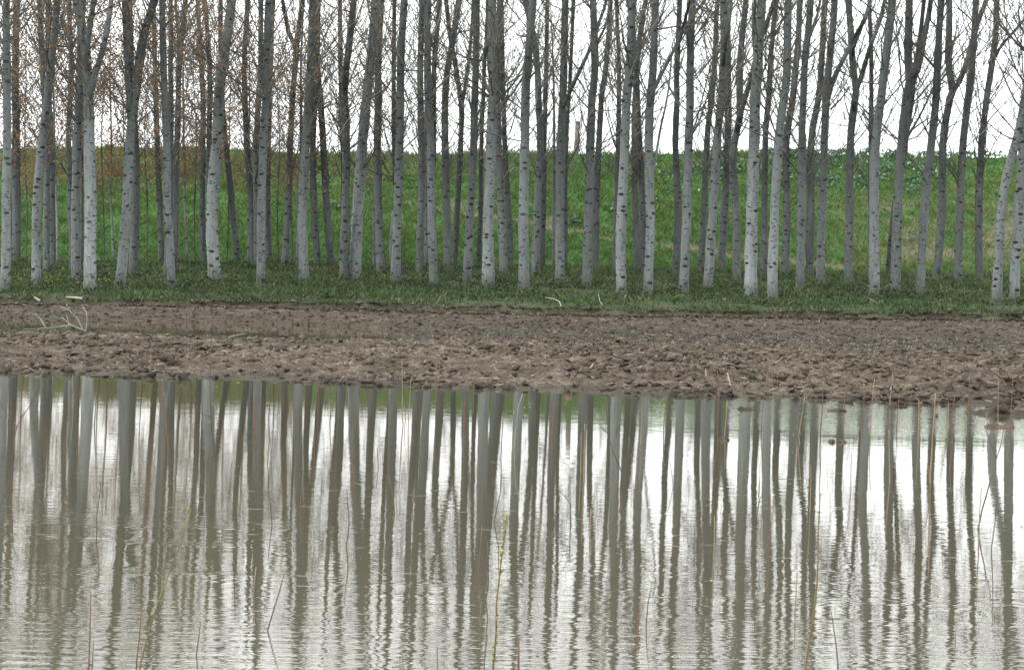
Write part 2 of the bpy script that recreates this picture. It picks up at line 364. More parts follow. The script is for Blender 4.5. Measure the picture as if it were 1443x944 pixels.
def mud_z(X, Y):
    zz = mud_base(X, Y); s = Y - shore_y(X)
    smoothz = sstep(27.8, 29.5, Y) * (1 - 0.25 * sstep(33, 35, Y))
    amp = (1 - 0.62 * smoothz) * (0.35 + 0.65 * sstep(-0.1, 1.2, s)) * np.where(s < 0, 0.6, 1)
    wx = X + 0.15 * fbm(X * 3, Y * 3, 2); wy = Y + 0.15 * fbm(X * 3 + 40, Y * 3, 2)
    r1 = 1 - np.abs(fbm(wx * 1.7, wy * 2.0, 2)) * 2.2
    r2 = 1 - np.abs(vnoise(wx * 4.6 + 5, wy * 5.4)) * 2
    r3 = vnoise(wx * 10.5, wy * 11.5)
    r4 = vnoise(wx * 22, wy * 24 + 9)
    d = 0.026 * (r1 - 0.5) + 0.014 * r2 + 0.020 * r3 + 0.024 * r4
    # a few low islands and a spit by the right-hand shore
    sp = 0.17 * np.exp(-((s + 0.95) / 0.14) ** 2) * sstep(3.3, 4.6, X) * (0.75 + 0.5 * vnoise(X * 1.7, Y * 0 + 2)) * (X < 14)
    z = zz + (amp + 4 * np.clip(sp, 0, 0.12)) * d + sp
    # the lip of earth where the ploughing stops at the turf
    ye = edge_y(X); z = z - 0.04 * np.exp(-((Y - ye + 0.28) / 0.2) ** 2)
    return z
def tgrid(xs, ys):
    X, Y = np.meshgrid(xs, ys); n, m_ = X.shape
    i = np.arange(n - 1)[:, None] * m_; j = np.arange(m_ - 1)[None, :]
    Q = np.stack([i + j, i + j + 1, i + m_ + j + 1, i + m_ + j], -1).reshape(-1, 4)
    return X.ravel(), Y.ravel(), Q
def nonuni(a, b, st, lo, hi, big):
    fine = np.arange(a, b, st); L = a - np.cumsum(np.geomspace(st * 2, big, 40)); L = L[L > lo]
    Rr = b + np.cumsum(np.geomspace(st * 2, big, 40)); Rr = Rr[Rr < hi]
    return np.concatenate([[lo], L[::-1], fine, [b], Rr, [hi]])
xs = nonuni(-11.5, 11.5, 0.032, -110, 110, 9)
X, Y, Q = tgrid(xs, np.concatenate([np.linspace(9, 15.6, 12), np.arange(16, 37.5, 0.036)]))
keep = Y <= 1e9
Z = mud_z(X, Y)
Z = np.where(Y > edge_y(X) + 0.05, plane_z(X, Y) - 0.12, Z)
wet = np.clip(sstep(0.9, 0.0, Y - shore_y(X)) + 0.95 * sstep(27.8, 29.6, Y) * (1 - 0.45 * sstep(32.5, 34.8, Y)) + 0.25 * fbm(X * .8, Y * .8, 3), 0, 1)
tag(mk('ploughed_ground', np.stack([X, Y, Z], -1), Q, MUD, smooth=False, col=wet), kind='structure')

def grove_z(X, Y): return plane_z(X, Y) + 0.05 * fbm(X * 0.9, Y * 0.9, 4) + 0.02 * vnoise(X * 4, Y * 4)
Y_TOE = 64.0
xs = nonuni(-15, 15, 0.14, -110, 110, 9)
tt = np.concatenate([np.linspace(0, 0.06, 10), np.linspace(0.06, 1, 190)[1:]])
X, T_ = np.meshgrid(xs, tt); ye = edge_y(X) + 0.34 * fbm(X * 1.3, X * 0 + 1, 5)
Yg = ye + (Y_TOE + 0.5 - ye) * T_
Zg = grove_z(X, Yg) - 0.13 * (T_ == 0)
n_, m_ = X.shape; i = np.arange(n_ - 1)[:, None] * m_; j = np.arange(m_ - 1)[None, :]
Q = np.stack([i + j, i + j + 1, i + m_ + j + 1, i + m_ + j], -1).reshape(-1, 4)
V = np.stack([X.ravel(), Yg.ravel(), Zg.ravel()], -1)
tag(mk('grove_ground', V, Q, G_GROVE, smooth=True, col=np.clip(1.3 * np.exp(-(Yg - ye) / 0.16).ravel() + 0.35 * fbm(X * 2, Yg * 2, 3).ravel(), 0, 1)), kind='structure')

# embankment: slope, flat crest, far side
def top_z(X): return 5.30 + 0.021 * np.clip(X, -30, 30) + 0.10 * vnoise(X * 0.25, X * 0 + 4)
def bank_point(X, s):
    """s 0..1 up the slope"""
    z0 = plane_z(X, Y_TOE) - 0.02; Yt = Y_TOE + 9.2 * s; prof = s + 0.05 * np.sin(s * 3.14) 
    return Yt, z0 + (top_z(X) - z0) * prof
# bare earth: a worn path climbing to the left, scuffed slope at the right
PATH = [(556, 281), (620, 293), (700, 306), (790, 321), (880, 337), (960, 347), (1050, 362), (1160, 372), (1200, 377)]
def bank_at(x, y):
    r = ray(x, y); lo, hi = 0.0, 1.0
    for _ in range(30):
        s = (lo + hi) / 2; Yt, z = bank_point(np.array(r[0] * (Y_TOE + 9.2 * s)), s)
        if CAM_H + r[2] * Yt > z: lo = s
        else: hi = s
    return float(r[0] * Yt), s
PX = np.array([bank_at(*p) for p in PATH])
def bare(X, s):
    pc = np.interp(X, PX[:, 0], PX[:, 1], left=-9, right=-9) + 0.012 * vnoise(X * 1.3, X * 0)
    wdt = 0.022 + 0.012 * vnoise(X * 0.8, X * 0 + 6)
    p = np.exp(-((s - pc) / wdt) ** 2)
    n = fbm(X * 0.55 + 3, s * 7.5, 4)
    patch = sstep(10.5, 13.5, X) * sstep(0.02, 0.14, s) * (1 - sstep(0.45, 0.62, s)) * sstep(-0.5, 0.25, n + 0.5 * vnoise(X * 2.2, s * 30)) * 0.9
    mid = 0.7 * sstep(-4, -2, X) * (1 - sstep(1, 3, X)) * np.exp(-((s - pc - 0.05) / 0.05) ** 2) * sstep(0.0, 0.3, n)
    return np.clip(np.maximum(np.maximum(p, patch * 0.8), mid), 0, 1)
xs = nonuni(-21, 21, 0.10, -120, 120, 9); ss = np.linspace(0, 1, 110)
X, S = np.meshgrid(xs, ss); Yb, Zb = bank_point(X, S)
# small slips and grass hummocks running slantwise
hum = 0.10 * fbm(X * 1.1 + S * 6, S * 12, 4) + 0.05 * vnoise(X * 4 + S * 9, S * 38)
Zb = Zb + hum * np.minimum(1, S * 12) * np.minimum(1, (1.02 - S) * 14); Bm = bare(X, S)
Zb = Zb - 0.06 * Bm
Xc = np.vstack([X, xs, xs, xs]); Yc = np.vstack([Yb, xs * 0 + 77.5, xs * 0 + 90, xs * 0 + 700]); Zc = np.vstack([Zb, top_z(xs) - 0.05, xs * 0 + 0.4, xs * 0])
Bm = np.vstack([Bm, np.zeros((3, len(xs)))])
n_, m_ = Xc.shape; i = np.arange(n_ - 1)[:, None] * m_; j = np.arange(m_ - 1)[None, :]
Q = np.stack([i + j, i + j + 1, i + m_ + j + 1, i + m_ + j], -1).reshape(-1, 4)
tag(mk('embankment', np.stack([Xc.ravel(), Yc.ravel(), Zc.ravel()], -1), Q, G_BANK, smooth=True, col=Bm.ravel()), kind='structure')
def bank_surf(X, s):
    Yb, Zb = bank_point(X, s); hum = 0.10 * fbm(X * 1.1 + s * 6, s * 12, 4) + 0.05 * vnoise(X * 4 + s * 9, s * 38)
    return Yb, Zb + hum * np.minimum(1, s * 12) * np.minimum(1, (1.02 - s) * 14) - 0.06 * bare(X, s)
# bed of the flooded field, the near bank and the far plain, one sheet
V = [(-1500, -600, .05), (1500, -600, .05), (1500, -1, .05), (-1500, -1, .05), (1500, 3.0, -0.25), (-1500, 3.0, -0.25), (1500, 66, -0.7), (-1500, 66, -0.7), (1500, 2500, -0.7), (-1500, 2500, -0.7)]
tag(mk('ground', np.array(V), np.array([(0, 1, 2, 3), (3, 2, 4, 5), (5, 4, 6, 7), (7, 6, 8, 9)]), G_GROVE, col=np.full(10, 0.3)), kind='structure')
tag(mk('water', np.array([(-110, 0.5, 0), (110, 0.5, 0), (110, 34.4, 0), (-110, 34.4, 0)], float), np.array([(0, 1, 2, 3)]), WATER), kind='structure')

# ------------------------------------------------------------------ blades of grass
def blades(P, h, wd, rng, lean=0.5):
    n = len(P); h = h * (0.6 + 0.8 * rng.random(n)); a = rng.random(n) * 6.283
    W = np.stack([np.cos(a), np.sin(a), a * 0], -1) * (wd * (0.6 + 0.8 * rng.random(n)))[:, None]
    L = np.stack([rng.normal(size=n) * lean, rng.normal(size=n) * lean, np.ones(n)], -1) * h[:, None]
    V = np.stack([P - W, P + W, P + L * 0.6 + W * 0.6 + 0, P + L], 1)
    V[:, 3, 2] -= h * 0.12
    return V.reshape(-1, 3), np.arange(4 * n).reshape(n, 4)
rng = np.random.default_rng(3)
n = 230000
X = rng.uniform(-20, 20, n); s = rng.uniform(0.0, 1.015, n); k = rng.random(n) > bare(X, s) * 0.93
X, s = X[k], s[k]; Yb, Zb = bank_surf(X, s)
clump = fbm(X * 1.6 + s * 5, s * 17, 3)
dens = rng.random(len(X)) < 0.62 + 0.7 * clump; X, s, Yb, Zb, clump = X[dens], s[dens], Yb[dens], Zb[dens], clump[dens]
hh = np.clip(0.15 + 0.10 * clump, 0.06, 0.4)
V, Q = blades(np.stack([X, Yb, Zb - 0.02], -1), hh, 0.018, rng)
tone = np.clip(0.48 + 0.55 * clump + 0.16 * rng.normal(size=len(X)) + 0.12 * fbm(X * 0.3, s * 3, 2) + 0.10 * sstep(5, 12, X), 0, 0.93)
dry = rng.random(len(X)) < 0.012 + 0.30 * sstep(-2, -8, X) * sstep(0.5, 0.75, s) + 0.16 * sstep(9, 13, X) * (s < 0.65); tone[dry] = 1.0
tag(mk('embankment_grass', V, Q, GRASS, col=np.repeat(tone, 4)), 'lush spring grass covering the embankment slope', 'grass', kind='stuff')
n = 170000
T_ = rng.random(n) ** 1.25; X = rng.uniform(-14, 14, n) * (0.75 + 0.5 * T_); ye = edge_y(X) + 0.34 * fbm(X * 1.3, X * 0 + 1, 5)
Yg = ye + (Y_TOE - ye) * T_ + 0.02; cl = fbm(X * 1.2, Yg * 0.9, 4)
k = rng.random(n) < 0.75 + 0.8 * cl; X, Yg, cl, T_ = X[k], Yg[k], cl[k], T_[k]
k = rng.random(len(X)) < np.clip(0.55 + 1.6 * fbm(X * 0.55 + 9, Yg * 0.4, 3) + 0.3 * T_, 0.12, 1); X, Yg, cl, T_ = X[k], Yg[k], cl[k], T_[k]
hh = np.clip(0.07 + 0.16 * cl + 0.04 * T_, 0.02, 0.28) * sstep(-0.45, 0.4, Yg - edge_y(X)) + 0.025
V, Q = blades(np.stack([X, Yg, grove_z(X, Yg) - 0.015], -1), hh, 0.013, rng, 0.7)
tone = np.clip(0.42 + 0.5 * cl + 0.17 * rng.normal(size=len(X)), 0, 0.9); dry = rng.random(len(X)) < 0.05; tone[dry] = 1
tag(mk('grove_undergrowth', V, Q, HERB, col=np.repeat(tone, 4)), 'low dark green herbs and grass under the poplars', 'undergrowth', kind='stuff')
# taller weed tufts in the grove
n = 420; P = []
cx = rng.uniform(-13, 13, n); cy = rng.uniform(37.2, 60, n); cx = cx * cy / 42
for a_, b_ in zip(cx, cy):
    m_ = rng.integers(70, 190); r = rng.uniform(0.12, 0.45)
    q = np.stack([a_ + rng.normal(size=m_) * r, b_ + rng.normal(size=m_) * r, np.zeros(m_)], -1)
    q[:, 2] = grove_z(q[:, 0], q[:, 1]) + np.abs(rng.normal(size=m_)) * 0.07; P.append(q)
P = np.concatenate(P); V, Q = cards(P, 0.022 + 0.022 * rng.random(len(P)), rng, 1.8, droop=-1.0)
tag(mk('grove_weeds', V, Q, HERB, col=np.repeat(np.clip(0.35 + 0.25 * rng.normal(size=len(P)), 0, 0.9), 4)), 'clumps of leafy weeds around the trunks', 'weeds', kind='stuff')
# yellow flowers, mostly at the left
P = []
for x, y in [(18, 397), (22, 399), (10, 402), (60, 398), (75, 401), (140, 400), (146, 402), (207, 382), (230, 381), (135, 399), (222, 399), (215, 396), (245, 400), (66, 402), (150, 399), (320, 393), (30, 395), (88, 399), (430, 387), (560, 396), (203, 383), (24, 392), (110, 404)]:
    c = on_ground(x, y)
    for _ in range(4):
        P.append((c[0] + random.gauss(0, .12), c[1] + random.gauss(0, .4), 0))
P = np.array(P); P[:, 2] = grove_z(P[:, 0], P[:, 1]) + 0.10
V, Q = cards(np.repeat(P, 3, 0), 0.022, rng, 1.2)
tag(mk('yellow_wildflowers', V, Q, YELLOW, col=rng.random(len(V))), 'yellow wildflowers dotted through the grass under the poplars', 'wildflowers', kind='stuff')

# broad-leaved weeds on the embankment
def dock_leaves(cx, s0, m_, r, rs, rng, size=0.10):
    X = cx + rng.normal(size=m_) * r; s = np.clip(s0 + rng.normal(size=m_) * rs, 0.02, 1.02); Yb, Zb = bank_surf(X, s)
    P = np.stack([X, Yb - 0.05, Zb + 0.04 + 0.16 * rng.random(m_)], -1)
    return P
P = []
for _ in range(190):
    x = rng.uniform(905, 1330); y = rng.uniform(217, 272)
    if x < 1000 and y < 235 and rng.random() < 0.7: continue
    if y > 255 and rng.random() < 0.6: continue
    bx, bs = bank_at(x, y); P.append(dock_leaves(bx, bs, rng.integers(8, 26), 0.16, 0.018, rng))
for _ in range(60):
    x = rng.uniform(1060, 1420); y = rng.uniform(214, 224); bx, bs = bank_at(x, y); P.append(dock_leaves(bx, bs, 12, 0.2, 0.01, rng))
P = np.concatenate(P); V, Q = cards(P, 0.06 + 0.06 * rng.random(len(P)), rng, 1.7, droop=-0.6)
tag(mk('broad_leaved_weeds', V, Q, DOCK, col=np.repeat(np.clip(0.45 + 0.3 * rng.normal(size=len(P)), 0, 1), 4)), 'mass of pale broad-leaved weeds along the upper embankment', 'weeds', kind='stuff')
for x, y, m_, lab in [(812, 314, 70, 'bushy broad-leaved plant just above the worn path on the embankment'),
                      (861, 296, 16, 'small pale-leaved plant on the grassy slope above the end of the path'),
                      (928, 286, 22, 'pale broad-leaved plant standing apart below the weed mass on the slope'),
                      (1285, 337, 26, 'pale-leaved plant growing on the bare scuffed earth of the slope'),
                      (472, 292, 30, 'dark leafy plant on the slope left of the top of the worn path'),
                      (455, 262, 26, 'pale flowering plant high on the slope behind the left trunks')]:
    bx, bs = bank_at(x, y); P = dock_leaves(bx, bs, m_, 0.15, 0.015, rng); o0 = P.mean(0); yb, zb = bank_surf(np.array([bx]), np.array([bs])); o0 = np.array([bx, yb[0], zb[0] - .03])
    root = bpy.data.objects.new('broad_leaved_plant', None); C.objects.link(root); root.location = [float(v) for v in o0]; root.empty_display_size = .2
    T = Tubes()
    for p in P[::2]: T.add([[0, 0, 0], (p - o0) * .5 + [0, 0, .03], p - o0], [.008, .006, .003], 4, cap=False)
    T.build('stems', ST_OLIVE, root)
    V, Q = cards(P, 0.06 + 0.05 * rng.random(len(P)), rng, 1.7, droop=-0.6)
    mk('foliage', V - o0, Q, DOCK, parent=root, col=np.repeat(np.clip(0.45 + 0.3 * rng.normal(size=len(P)), 0, 1), 4))
    tag(root, lab, 'plant', 'separate leafy plants on the embankment')

# ------------------------------------------------------------------ clods and straw on the mud
def ico():
    import bmesh
    bm = bmesh.new(); bmesh.ops.create_icosphere(bm, subdivisions=1, radius=1)
    V = np.array([v.co[:] for v in bm.verts]); Fc = np.array([[v.index for v in f.verts] for f in bm.faces]); bm.free(); return V, Fc
IV, IF = ico()
def clods(P, R, rng, flat=0.7):
    n = len(P); a = rng.random(n) * 6.283
    S = np.stack([R * rng.uniform(.8, 1.7, n), R * rng.uniform(.8, 1.4, n), R * flat * rng.uniform(.6, 1.3, n)], -1)
    B = IV[None] * (1 + 0.42 * rng.normal(size=(n, len(IV), 1))) * S[:, None, :]
    c, s_ = np.cos(a)[:, None], np.sin(a)[:, None]
    tl = rng.normal(size=(n, 1)) * 0.5
    x = B[..., 0] * c - B[..., 1] * s_; y = B[..., 0] * s_ + B[..., 1] * c; z = B[..., 2] + x * tl * 0.5
    V = np.stack([x, y, z], -1) + P[:, None, :]
    return V.reshape(-1, 3), (IF[None] + (np.arange(n) * len(IV))[:, None, None]).reshape(-1, 3)
n = 66000
X = rng.uniform(-10.5, 10.5, n); Yc = 16.2 + 12.3 * rng.random(n); k = ((Yc > shore_y(X) - 0.15) | (mud_z(X, Yc) > -0.005)) & (np.abs(X) < 0.31 * Yc + 1.5); X, Yc = X[k], Yc[k]
k = rng.random(len(X)) < 0.5 + 0.8 * fbm(X * 0.9, Yc * 0.9, 3); X, Yc = X[k], Yc[k]
Rr = 0.009 + 0.050 * rng.random(len(X)) ** 5; V, Fc = clods(np.stack([X, Yc, mud_z(X, Yc) + Rr * 0.2], -1), Rr, rng)
wt = np.repeat(np.clip(sstep(0.8, 0.0, Yc - shore_y(X)) + 0.2 * rng.normal(size=len(X)), 0, 1), len(IV))
tag(mk('soil_clods', V, Fc, MUD, col=wt), 'brown crumbly clods of ploughed soil along the mud bank', 'soil', kind='stuff')
n = 14000; X = rng.uniform(-12.5, 12.5, n); Yc = rng.uniform(28.5, 35.6, n); k = (mud_z(X, Yc) > 0.0) & (Yc < edge_y(X) + 0.1); X, Yc = X[k], Yc[k]
Rr = 0.010 + 0.024 * rng.random(len(X)) ** 2.5; V, Fc = clods(np.stack([X, Yc, mud_z(X, Yc) + Rr * 0.2], -1), Rr, rng)
tag(mk('fine_soil_crumbs', V, Fc, MUD, col=np.repeat(np.clip(0.7 + 0.3 * rng.normal(size=len(X)), 0, 1), len(IV))), 'dark damp crumbs of soil below the grass edge', 'soil', kind='stuff')
n = 5200; X = rng.uniform(-13, 13, n); Yc = edge_y(X) + rng.normal(size=n) * 0.22 - 0.08
Rr = 0.010 + 0.026 * rng.random(n) ** 2.5; V, Fc = clods(np.stack([X, Yc, np.maximum(mud_z(X, Yc), grove_z(X, Yc) - 0.10 * (Yc < edge_y(X))) + Rr * .3], -1), Rr, rng)
tag(mk('field_edge_soil', V, Fc, MUD, col=np.repeat(np.clip(0.35 + 0.35 * rng.normal(size=n), 0, 1), len(IV))), 'dark crumbled soil along the turf edge of the field', 'soil', kind='stuff')
n = 4200; X = rng.uniform(-12, 12, n); Yc = 18 + 17.5 * rng.random(n); k = (Yc > shore_y(X) + 0.1) & (Yc < edge_y(X)) & (mud_z(X, Yc) > 0.01); X, Yc = X[k], Yc[k]
n = len(X); a = rng.random(n) * 6.283; L = 0.008 + 0.05 * rng.random(n) ** 3; el_ = rng.normal(size=n) * 0.3
D_ = np.stack([np.cos(a) * np.cos(el_), np.sin(a) * np.cos(el_), np.sin(el_)], -1) * L[:, None]; P = np.stack([X, Yc, mud_z(X, Yc) + 0.022], -1)
up = np.array([0, 0, 1.0]); W = np.cross(D_, up); W = W / (np.linalg.norm(W, axis=1)[:, None] + 1e-9) * 0.006; U = np.array([0, 0, 0.008])
V = np.stack([P - D_ - W, P - D_ + W, P - D_ + U, P + D_ - W, P + D_ + W, P + D_ + U], 1).reshape(-1, 3); b6 = (np.arange(n) * 6)[:, None]
Q = np.concatenate([b6 + np.array([[0, 1, 4, 3]]), b6 + np.array([[1, 2, 5, 4]]), b6 + np.array([[2, 0, 3, 5]])])
tag(mk('straw_litter', V, Q, STRAW), 'pale bits of straw and stubble strewn over the mud', 'straw', kind='stuff')

